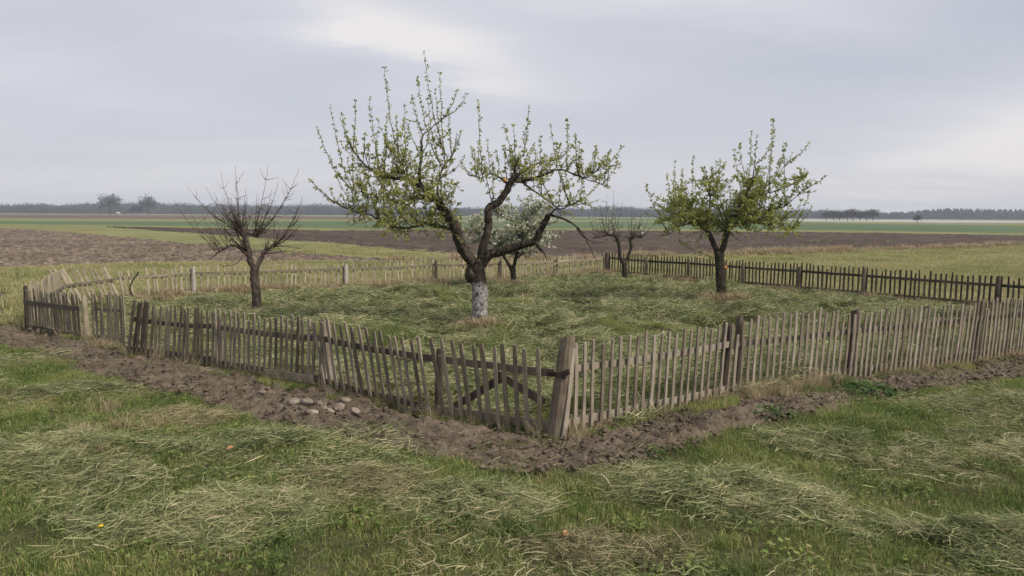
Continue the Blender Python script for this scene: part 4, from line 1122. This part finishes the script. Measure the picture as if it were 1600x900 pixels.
dn_ = empty('dandelion', (-2.82, 4.90, H1(-2.82, 4.90) + 0.025)); tag(dn_, 'single yellow dandelion flower in the grass', 'flower')
v = []; f = []
for k in range(26):
    a = k * 2.4; r = 0.020 * (0.5 + 0.5 * (k % 3) / 2); q = len(v); s = .004
    c, s_ = math.cos(a), math.sin(a)
    v += [(0, 0, .085), (r * c - s * s_, r * s_ + s * c, .092 + .004 * (k % 2)), (r * c * 1.15, r * s_ * 1.15, .090), (r * c + s * s_, r * s_ - s * c, .092)]; f.append((q, q + 1, q + 2, q + 3))
link('petals', mesh_from('petals', v, f, PETAL, False, np.linspace(0, 1, len(v))), dn_)
link('stalk', mesh_from('stalk', [(-.002, 0, -.02), (.002, 0, -.02), (.002, 0, .086), (-.002, 0, .086), (0, .003, -.02), (0, .003, .086)], [(0, 1, 2, 3), (1, 4, 5, 2), (4, 0, 3, 5)], WEED), dn_)


def dead_leaf(xy, s, label, ang):
    v = []; f = []
    prof_ = [(0, 0), (.25, .22), (.5, .32), (.75, .2), (1, 0)]
    for (t, w) in prof_:
        v += [(t * s, -w * s, .02 * s + .5 * s * w * w), (t * s, 0, .0), (t * s, w * s, .9 * s * w * w)]
    for k in range(4):
        a = k * 3; f += [(a, a + 1, a + 4, a + 3), (a + 1, a + 2, a + 5, a + 4)]
    o = link('fallen_leaf', mesh_from('fallen_leaf', v, f, DEADLEAF, True, np.linspace(0.2, 1, len(v))), None, (xy[0], xy[1], H1(*xy) + .105))
    o.rotation_euler = (R(25), R(-15), ang); tag(o, label, 'leaf', 'dead leaves on the lawn')


dead_leaf((0.37, 4.88), .075, 'pale orange dead leaf near the bottom edge', 1.2)
dead_leaf((-2.62, 6.62), .07, 'reddish brown dead leaf between two green heaps', 0.3)


# ------------------------------------------------------------------ far things: house, trees, woods
def box(v, f, x0, x1, y0, y1, z0, z1):
    b0 = len(v); v += [(x0, y0, z0), (x1, y0, z0), (x1, y1, z0), (x0, y1, z0), (x0, y0, z1), (x1, y0, z1), (x1, y1, z1), (x0, y1, z1)]
    f += [tuple(b0 + i for i in q) for q in ((0, 3, 2, 1), (4, 5, 6, 7), (0, 1, 5, 4), (1, 2, 6, 5), (2, 3, 7, 6), (3, 0, 4, 7))]


def box_obj(name, mat, parent, *bx):
    v = []; f = []; box(v, f, *bx); return link(name, mesh_from(name, v, f, mat), parent)


ho = empty('farmhouse', (-330, 650, 0)); ho.scale = (0.78, 0.78, 0.82); tag(ho, 'distant low house with dark roof between two bare trees', 'house')
box_obj('wall', PLASTER, ho, -7, 7, 0, 8, -.3, 3.2)
v = [(-9.4, -1, 2.9), (9.4, -1, 2.9), (9.4, 9, 2.9), (-9.4, 9, 2.9), (-5, 4, 8.6), (4, 4, 8.6)]
link('roof', mesh_from('roof', v, [(0, 1, 5, 4), (1, 2, 5), (2, 3, 4, 5), (3, 0, 4), (3, 2, 1, 0)], ROOFDARK), ho)
for k in range(4):
    w_ = box_obj('window', GLASSY, ho, -6.0 + k * 3.3, -4.0 + k * 3.3, -0.08, 0.1, 0.3, 2.7)
    box_obj('frame', WHITE, w_, -5.1 + k * 3.3, -4.9 + k * 3.3, -0.14, -0.09, 0.3, 2.7)
sh = empty('shed', (-340, 640, 0)); sh.scale = (0.6, 0.6, 0.6); tag(sh, 'tiny pale shed left of the distant house', 'shed')
box_obj('wall', PLASTER, sh, -2.2, 2.2, 0, 3, -.2, 2.4)
link('roof', mesh_from('roof', [(-2.5, -.3, 2.35), (2.5, -.3, 2.35), (2.5, 3.3, 2.35), (-2.5, 3.3, 2.35), (-2.5, 1.5, 3.3), (2.5, 1.5, 3.3)], [(0, 1, 5, 4), (2, 3, 4, 5), (1, 2, 5), (3, 0, 4), (3, 2, 1, 0)], WHITE), sh)


def far_tree_mesh(seed, kind, n=520):
    """unit height; kinds: bare (twig haze), leafy, conifer"""
    rg = np.random.default_rng(seed); V = []; Fc = []; t = []
    T_ = Tree(seed)
    if kind == 'conifer':
        T_.limb([(0, 0, -.02), (0, 0, .5), (0, 0, .97)], .018, .004, 5, False, 0, 0)
        z = .15 + .85 * rg.random(n) ** 0.8; r = (1.02 - z) * .24 * np.sqrt(rg.random(n)); a = rg.random(n) * 6.28
        C = np.stack([r * np.cos(a), r * np.sin(a), z], -1); s = .035
    else:
        T_.limb([(0, 0, -.02), (.01, 0, .25), (0, 0, .45)], .03, .018, 6, False, 0, 0)
        for k in range(9):
            a = k * 2.4; e = T_.rg.uniform(.5, 1.3)
            T_.limb([(0, 0, .2 + .025 * k), (.18 * math.cos(a) * math.cos(e), .18 * math.sin(a) * math.cos(e), .36 + .025 * k), (.40 * math.cos(a) * math.cos(e), .40 * math.sin(a) * math.cos(e), .45 + .48 * math.sin(e))], .014, .003, 4, False, 0, 0.01)
        a = rg.random(n) * 6.28; e = np.arcsin(rg.uniform(-.75, 1, n)); rr = rg.random(n) ** .45
        lob = 1 + .35 * np.sin(a * 3 + seed) * np.cos(e * 4 + seed)
        C = np.stack([.42 * rr * lob * np.cos(a) * np.cos(e), .42 * rr * lob * np.sin(a) * np.cos(e), .58 + .40 * rr * lob * np.sin(e)], -1); s = .035 if kind == 'leafy' else .05
    D = rg.standard_normal((n, 3)); D[:, 2] += .5 if kind != 'conifer' else -.3; D /= np.linalg.norm(D, axis=1)[:, None]
    S = np.cross(D, rg.standard_normal((n, 3))); S /= np.linalg.norm(S, axis=1)[:, None]
    w = .8 if kind != 'bare' else .20
    L = (s * (.6 + .8 * rg.random(n)))[:, None]
    Q = np.stack([C - D * L, C + S * L * w, C + D * L, C - S * L * w], 1).reshape(-1, 3)
    return Q, np.arange(n * 4).reshape(n, 4), np.repeat(rg.random(n), 4), T_


def far_tree(name, xy, hgt, wide, kind, label, seed, group=None, n=900):
    Q, f, t, T_ = far_tree_mesh(seed, kind, n)
    e = empty(name, (xy[0], xy[1], 0)); e.scale = (hgt * wide, hgt * wide, hgt); tag(e, label, 'tree', group)
    link('trunk', mesh_from('trunk', T_.v, T_.f, BARK_C if kind == 'bare' else BARK_B, True), e)
    link('crown', mesh_from('crown', Q, f, TWIGGY if kind == 'bare' else FOREST, False, t), e)


far_tree('bare_tree', (-342, 632), 17.5, 1.35, 'bare', 'broad bare tree on the horizon left of the distant house', 31, 'bare trees by the distant house', 1500)
far_tree('bare_tree', (-311, 634), 16.5, 1.05, 'bare', 'round bare tree on the horizon right above the distant house', 32, 'bare trees by the distant house', 1500)
cop = [(1285, 5.0), (1296, 5.2), (1306, 5.0), (1318, 5.6), (1327, 6.4), (1338, 5.4), (1348, 5.8), (1358, 6.2)]
cl = ['leftmost', 'second', 'third', 'fourth', 'fifth', 'sixth', 'seventh', 'rightmost']
for k, (u, h_) in enumerate(cop):
    far_tree('bare_tree', ((u - 800) / 1155 * (445 + (k % 3) * 6) + 1, 445 + (k % 3) * 6), h_ * 1.15, 1.25, 'bare', '%s bare tree%s of the far copse on the right horizon' % (cl[k], '' if k in (0, 7) else ' from the left'), 40 + k, 'bare trees of the far copse', 1800)
far_tree('field_tree', (163.5, 300), 3.4, 1.25, 'leafy', 'lone small tree standing before the pale far field', 52, None, 700)

fm = []
for k in range(8):
    Q, f, t, T_ = far_tree_mesh(60 + k, ('leafy', 'leafy', 'conifer', 'leafy', 'bare', 'bare', 'conifer', 'leafy')[k], 420)
    nv = len(Q); tv = np.array([tuple(p) for p in T_.v])
    quads = [q for q in T_.f if len(q) == 4]
    fm.append(mesh_from('far_tree', np.vstack([Q, tv]), np.vstack([f, np.array(quads) + nv]), FOREST, False, np.r_[t, np.full(len(tv), .3)]))


def wood(name, az0, az1, d0, d1, n, hfun, kinds, label):
    a = az0 + (az1 - az0) * RNG.random(n); d = d0 + (d1 - d0) * RNG.random(n)
    x = d * np.tan(a); y = d
    h = 1.5 * hfun(np.degrees(a)) * (0.8 + 0.4 * RNG.random(n)) * d / d0
    S = np.stack([h * 1.1, h * 1.1, h], -1)
    scatter(name, np.stack([x, y, -0.26 * h], -1), S, RNG.choice(kinds, n), fm, label)


wood('far_wood', R(-50), R(30), 880, 1080, 2600, lambda a: np.interp(a, [-50, -34, -25, -16, -5, 10, 22, 26, 30], [9.0, 8.6, 9.4, 8.8, 8.6, 8.8, 8, 6, 5]) * (0.9 + 0.5 * np.abs(vnoise(a * 0.7, a * 0))), [0, 1, 3, 4, 5, 7], 'blue hazy wood along the horizon')
wood('conifer_wood', R(26), R(50), 900, 1060, 900, lambda a: np.interp(a, [26, 28.5, 30, 33, 50], [5, 8, 10.0, 9.5, 9]), [2, 6, 2, 6, 0], 'far conifer wood on the right horizon')
wood('near_hedge', R(-42), R(-27.5), 800, 830, 160, lambda a: 7.5 + 0 * a, [4, 5, 0, 4], 'thin row of bare trees before the far wood on the left')


# ------------------------------------------------------------------ grass, hay and dry stalks
def patch(fn, mat, k):
    v, f, t = fn(); return mesh_from('patch', v, f, mat, False, t)


lawn_m = [patch(lambda k=k: blades(240, 0.19, 0.025, 0.062 + 0.014 * (k % 3), 0.0042, 0.8, 0.36 + 0.05 * (k % 4), 0.17, 0.06), GRASS, k) for k in range(5)]
lawn_w = [patch(lambda k=k: blades(3400, 0.62, 0.022, 0.058 + 0.012 * (k % 3), 0.0046, 0.85, 0.38 + 0.04 * (k % 3), 0.18, 0.07), GRASS, k) for k in range(5)]
tuft_m = [patch(lambda k=k: blades(120, 0.09, 0.05, 0.13, 0.0042, 1.0, 0.34, 0.15, 0.08), GRASS, k) for k in range(3)]
rough_m = [patch(lambda k=k: blades(190, 0.42, 0.05, 0.14 + 0.03 * (k % 3), 0.011, 1.0, 0.43 + 0.05 * (k % 4), 0.18, 0.12), ROUGHG, k) for k in range(6)]
dry_m = [patch(lambda k=k: blades(90, 0.13, 0.08, 0.34, 0.0045, 1.1, 0.55, 0.25), DRY, k) for k in range(5)]


def hay_patch(k):
    def pos(n):
        a = RNG.random(n) * 6.28; r = np.sqrt(RNG.random(n)) * 0.62
        return np.stack([r * np.cos(a), r * np.sin(a), 0.005 + 0.09 * RNG.random(n) ** 1.7], -1)
    v, f, t = straws(1100, pos, 0.06, 0.30, 0.0085, 0.47, 0.29, 0.26, 0.0, 4.0, 0.07, 0.9)
    return mesh_from('patch', v, f, HAY, False, t)


hay_m = [hay_patch(k) for k in range(6)]

def slope_rot(x, y, e=0.35):
    gx = (height(x + e, y) - height(x - e, y)) / (2 * e); gy = (height(x, y + e) - height(x, y - e)) / (2 * e)
    return np.arctan(gy), -np.arctan(gx)


def jitter_grid(x0, x1, y0, y1, step):
    x, y = np.meshgrid(np.arange(x0, x1, step), np.arange(y0, y1, step)); x = x.ravel(); y = y.ravel()
    return x + step * 0.45 * (RNG.random(len(x)) * 2 - 1), y + step * 0.45 * (RNG.random(len(x)) * 2 - 1)


# front lawn: wide patches in the open, small ones along the edges of soil and fence
FRINGE = np.vstack([SOIL_IN, PLOT[[1, 0, 6]]])
x, y = jitter_grid(-10, 13, 2.4, 14.6, 0.72)
ds = np.minimum(edge_dist(SOILPOLY, x, y), edge_dist(PLOT, x, y))
keep = ~inside(PLOT, x, y) & ~inside(SOILPOLY, x, y) & (ds > 0.55); x, y = x[keep], y[keep]
rx_, ry_ = slope_rot(x, y)
scatter('lawn_grass', with_z(x, y), np.stack([np.ones(len(x)), np.ones(len(x)), 0.85 + 0.6 * fbm(x * 0.7 + 30, y * 0.7, 3) + 0.35 * RNG.random(len(x))], -1), RNG.integers(0, 5, len(x)), lawn_w,
        'short green grass of the front lawn', np.stack([rx_, ry_, RNG.integers(0, 4, len(x)) * 0.0], -1))
x, y = rnd_pts(-13, 15, 4, 16, 22)
ds = edge_dist(SOILPOLY, x, y)
keep = ~inside(PLOT, x, y) & (~inside(SOILPOLY, x, y) | (ds < 0.02 + 0.22 * (vnoise(x * 2.2, y * 2.2) + 0.1))) & (ds < 0.75)
keep &= ~((edge_dist(PLOT, x, y) < 0.6) & (y < 15.5)) | (RNG.random(len(x)) < 0.04)
x, y = x[keep], y[keep]
scatter('lawn_edge_grass', with_z(x, y), 0.9 + 0.4 * RNG.random(len(x)), RNG.integers(0, 5, len(x)), lawn_m, 'ragged grass edge along the bare soil strip')
x, y = rnd_pts(-9, 9, 3.2, 12, 7)
keep = ~inside(PLOT, x, y) & ~(inside(SOILPOLY, x, y) & (RNG.random(len(x)) < 0.985))
x, y = x[keep], y[keep]
scatter('grass_tufts', with_z(x, y), 0.45 + 0.75 * RNG.random(len(x)) ** 3 + 0.5 * np.clip(fbm(x * 0.8, y * 0.8, 2), 0, 1), RNG.integers(0, 3, len(x)), tuft_m, 'taller green grass tufts on the lawn')

# rough verge outside and beyond the orchard
PX, PY = [], []
for (x0, x1, y0, y1, dn2) in [(-30, -8.8, 14, 33, 7.5), (-26, -9, 33, 46, 1.5), (-12, 22, 19, 36, 6.5), (12, 36, 14, 36, 5), (-14, 48, 36, 66, 2.2)]:
    x, y = rnd_pts(x0, x1, y0, y1, dn2); PX.append(x); PY.append(y)
x = np.concatenate(PX); y = np.concatenate(PY)
PL1 = np.array([(-75, 5), (-40, 18), (-20.3, 29.2), (-16.7, 32.1), (-11.6, 33.6), (-4.6, 34.6), (-6.2, 36.0), (-11.4, 41.0), (-18.6, 47.8), (-30.2, 61.2), (-47, 80)])
PL2 = np.array([(-53.6, 103.4), (-23.4, 67.6), (-13.3, 54.8), (-3.5, 40.7), (2.0, 38.4), (8.8, 42.2), (17.3, 45.4), (21.2, 50.0), (28.3, 52.8), (36.2, 58.2), (43.6, 63.1), (90, 92), (45, 109), (-25, 97)])
keep = ~inside(PLOT, x, y) & ~inside(SOILPOLY, x, y) & ~inside(PL1, x, y) & ~inside(PL2, x, y)
x, y = x[keep], y[keep]
scatter('rough_grass', with_z(x, y), 0.8 + 0.6 * RNG.random(len(x)), RNG.integers(0, 6, len(x)), rough_m, 'rough yellowish grass of the verge beyond the fences')

# mown hay all over the orchard floor
x, y = jitter_grid(-11, 15, 7.5, 28.5, 0.60)
keep = inside(PLOT, x, y) & (edge_dist(PLOT, x, y) > 0.48); x, y = x[keep], y[keep]
n = len(x); rx_, ry_ = slope_rot(x, y)
rot = np.stack([rx_ + 0.05 * RNG.standard_normal(n), ry_ + 0.05 * RNG.standard_normal(n), 0 * x], -1)
scatter('mown_grass', with_z(x, y, 0.01), 0.9 + 0.3 * RNG.random(n), RNG.integers(0, 6, n), hay_m, 'mown grass lying in swaths over the orchard floor', rot)
x, y = jitter_grid(-11, 15, 7.5, 28.5, 0.85)
keep = inside(PLOT, x, y); x, y = x[keep], y[keep]; rx_, ry_ = slope_rot(x, y)
scatter('orchard_grass', with_z(x, y), np.stack([0.9 + 0 * x, 0.9 + 0 * x, 1.1 + 0.6 * RNG.random(len(x))], -1), RNG.integers(0, 5, len(x)), lawn_w, 'green grass showing between the mown swaths', np.stack([rx_, ry_, 0 * x], -1))

# clods on the bare soil
cm = []
for k in range(4):
    rg_ = np.random.default_rng(k); ph = (1 + 5 ** .5) / 2
    iv = np.array([(-1, ph, 0), (1, ph, 0), (-1, -ph, 0), (1, -ph, 0), (0, -1, ph), (0, 1, ph), (0, -1, -ph), (0, 1, -ph), (ph, 0, -1), (ph, 0, 1), (-ph, 0, -1), (-ph, 0, 1)]) / 1.9
    iv = iv * (0.7 + 0.6 * rg_.random((12, 1))) * np.array([1.2, 0.9, 0.7])
    fi = np.array([(0, 11, 5), (0, 5, 1), (0, 1, 7), (0, 7, 10), (0, 10, 11), (1, 5, 9), (5, 11, 4), (11, 10, 2), (10, 7, 6), (7, 1, 8), (3, 9, 4), (3, 4, 2), (3, 2, 6), (3, 6, 8), (3, 8, 9), (4, 9, 5), (2, 4, 11), (6, 2, 10), (8, 6, 7), (9, 8, 1)])
    cm.append(mesh_from('clod', iv, fi, SOIL))
x, y = rnd_pts(-13, 14, 6, 17, 650); keep = inside(SOILPOLY, x, y) & (vnoise(x * 1.7, y * 1.7) + 0.45 > RNG.random(len(x))); x, y = x[keep], y[keep]
scatter('soil_clods', np.stack([x, y, height(x, y) + 0.02 + np.maximum(soil_relief(x, y), 0)], -1), 0.006 + 0.032 * RNG.random(len(x)) ** 3, RNG.integers(0, 4, len(x)), cm, 'crumbs and clods on the bare soil strip')

# dry stalks: fence feet, tree feet, tufts in the soil and on the lawn
def along(path, dens, spread, off=0.0):
    X_, Y_ = [], []
    for p, q in zip(path[:-1], path[1:]):
        L_ = math.dist(p, q); n = int(L_ * dens); s = RNG.random(n); d = ((q[0] - p[0]) / L_, (q[1] - p[1]) / L_); o_ = off + spread * RNG.standard_normal(n)
        X_.append(p[0] + (q[0] - p[0]) * s + d[1] * o_); Y_.append(p[1] + (q[1] - p[1]) * s - d[0] * o_)
    return np.concatenate(X_), np.concatenate(Y_)


sets = [along([E_, PA, PB, PC, PD, GB], 9, 0.07, -0.02), along([K_, (2.77, 9.2), (4.87, 10.25), (7.45, 11.55), (10, 13), G_], 7, 0.06, 0.03),
        along([(2.9, 9.25), (4.5, 10.0)], 34, 0.10, 0.12), along([C_, (-5.25, 23.19), (-2.58, 24.7), (-0.45, 25.83), F_], 26, 0.22, 0.30),
        along([D_, C_, (-6.0, 22.6)], 22, 0.3, 0.40), along([F_, (8.75, 22.3), G_], 7, 0.15, 0.1), along([A_, E_], 12, 0.12, -0.05),
        along([(-6, 36), (2, 38), (8.8, 41.8), (17, 45), (21, 49.5), (28, 52.4), (43, 62.5)], 4, 0.5, 0.6), along([(13, 44), (22, 50)], 9, 0.5, 0.6)]
for (tx, ty, rr, nn) in [(-0.70, 15.15, 0.45, 70), (5.54, 19.3, 0.55, 60), (-6.02, 17.1, 0.40, 45), (0.1, 22.5, 0.3, 24), (3.4, 27.7, 0.7, 50), (-3.9, 7.6, 0.25, 4), (-4.6, 8.3, .25, 4), (0.75, 7.5, .25, 4), (-4.2, 7.0, .4, 5)]:
    a = RNG.random(nn) * 6.28; r_ = rr * np.sqrt(RNG.random(nn)); sets.append((tx + r_ * np.cos(a), ty + r_ * np.sin(a)))
x = np.concatenate([s[0] for s in sets]); y = np.concatenate([s[1] for s in sets])
sc_ = 0.45 + 0.6 * RNG.random(len(x)) ** 1.4; sc_ = np.where(y > 18, sc_ * 1.25, sc_); sc_ = np.where(y > 34, sc_ * 1.8, sc_)
for (tx, ty) in ((-0.70, 15.2), (5.54, 19.4), (-6.02, 17.2), (0.1, 22.5)): sc_ = np.where(np.hypot(x - tx, y - ty) < 0.7, sc_ * 1.25, sc_)
dry_m += [patch(lambda k=k: blades(110, 0.17, 0.06, 0.30, 0.010, 1.2, 0.55, 0.25), DRY, k) for k in range(5)]
scatter('dry_grass', with_z(x, y), sc_, RNG.integers(0, 5, len(x)) + np.where(y > 14, 5, 0), dry_m, 'tan dry grass at the fence and tree feet')

# green fringe at the outer fence feet
x1_, y1_ = along([E_, PA, PB, PC, PD, GB, K_], 12, 0.09, -0.06); x2_, y2_ = along([K_, (2.77, 9.2), (4.87, 10.25), (7.45, 11.55), G_], 5, 0.09, 0.05)
x = np.r_[x1_, x2_]; y = np.r_[y1_, y2_]
scatter('fence_foot_grass', with_z(x, y), 0.5 + 0.7 * RNG.random(len(x)), RNG.integers(0, 3, len(x)), tuft_m, 'green grass growing through the picket feet')

# thin matted cuttings between the heaps, and small broad leaves
def thin_patch(k):
    def pos(n):
        a = RNG.random(n) * 6.28; r = np.sqrt(RNG.random(n)) * 0.42
        return np.stack([r * np.cos(a), r * np.sin(a), 0.035 + 0.045 * RNG.random(n)], -1)
    v, f, t = straws(320, pos, 0.03, 0.18, 0.0044, 0.43 + 0.05 * (k % 3), 0.28, 0.22, None, 3, 0.09, 0.6)
    return mesh_from('patch', v, f, HAY if k % 4 else DRYHAY, False, t)


def leaf_patch(k):
    n = 60; a = RNG.random(n) * 6.28; r = np.sqrt(RNG.random(n)) * (0.10 + 0.05 * k)
    C = np.stack([r * np.cos(a), r * np.sin(a), 0.02 + 0.045 * RNG.random(n)], -1); th = RNG.random(n) * 6.28
    D = np.stack([np.cos(th), np.sin(th), 0.5 * RNG.standard_normal(n)], -1); D /= np.linalg.norm(D, axis=1)[:, None]
    S = np.cross(D, np.array([0, 0, 1.0])); L = (0.018 + 0.03 * RNG.random(n) ** 2)[:, None]
    V = np.stack([C, C + D * L * .5 + S * L * .33, C + D * L, C + D * L * .5 - S * L * .33], 1).reshape(-1, 3)
    return mesh_from('patch', V, np.arange(n * 4).reshape(n, 4), GRASS, False, np.repeat(0.15 + 0.4 * RNG.random(n), 4))


x, y = rnd_pts(-9.5, 11, 3.2, 13.5, 5.5)
m_ = fbm(x * 0.55 + 11, y * 0.9 + 3, 3)
keep = ~inside(PLOT, x, y) & ~inside(SOILPOLY, x, y) & (m_ * 2.4 + 0.06 > RNG.random(len(x))); x, y = x[keep], y[keep]
rx_, ry_ = slope_rot(x, y)
scatter('strewn_cuttings', with_z(x, y), 0.75 + 0.6 * RNG.random(len(x)), RNG.integers(0, 5, len(x)), [thin_patch(k) for k in range(5)], 'thin strewn cuttings matted into the lawn', np.stack([rx_, ry_, RNG.random(len(x)) * 6.28], -1))
x, y = rnd_pts(-8, 9, 3.2, 12, 4.0); keep = ~inside(PLOT, x, y) & ~(inside(SOILPOLY, x, y) & (RNG.random(len(x)) < 0.85)); x, y = x[keep], y[keep]
scatter('lawn_weeds', with_z(x, y), 0.7 + 0.7 * RNG.random(len(x)), RNG.integers(0, 3, len(x)), [leaf_patch(k) for k in range(3)], 'small broad leaved weeds dotted through the lawn')
# litter on the soil
x_, y_ = [], []
def litter(n):
    x = np.empty(0); y = np.empty(0)
    while len(x) < n:
        a = RNG.uniform(-12, 12, 4 * n); c = RNG.uniform(6, 17, 4 * n); k = inside(SOILPOLY, a, c); x = np.r_[x, a[k]]; y = np.r_[y, c[k]]
    x, y = x[:n], y[:n]
    return np.stack([x, y, height(x, y) + 0.03 + np.maximum(soil_relief(x, y), 0)], -1)
v, f, t = straws(5200, litter, 0.02, 0.17, 0.004, 0.35, 0.28, 0.2, None, 3, 0.05, 1.0)
tag(link('soil_litter', mesh_from('soil_litter', v, f, DRYHAY, False, t)), 'roots and stalks littering the bare soil', kind='stuff')

# loose straws strewn on soil and lawn
def loose(n):
    x = RNG.uniform(-9, 9, n); y = RNG.uniform(4.2, 13, n); k = ~inside(PLOT, x, y)
    while (~k).any():
        m_ = ~k; x[m_] = RNG.uniform(-9, 9, m_.sum()); y[m_] = RNG.uniform(4.2, 13, m_.sum()); k = ~inside(PLOT, x, y)
    return np.stack([x, y, height(x, y) + 0.045 + 0.025 * RNG.random(n)], -1)


v, f, t = straws(7000, loose, 0.03, 0.20, 0.0036, 0.45, 0.25, 0.14, None, 3, 0.08, 0.5)
tag(link('loose_straw', mesh_from('loose_straw', v, f, HAY, False, t)), 'loose straws strewn over lawn and soil', kind='stuff')

# ------------------------------------------------------------------ air
hm, nb = new_mat('haze_air')
pv = nb.n('ShaderNodeVolumePrincipled'); pv.inputs['Color'].default_value = (0.76, 0.85, 1.0, 1); pv.inputs['Density'].default_value = 0.00036
o_ = nb.n('ShaderNodeOutputMaterial'); nb.t.links.new(pv.outputs[0], o_.inputs['Volume'])
v = []; f = []; box(v, f, -1500, 1500, -110, 1500, -1.5, 24)
hz = link('haze', mesh_from('haze', v, f, hm)); tag(hz, 'thin pale air over the whole plain', kind='stuff')
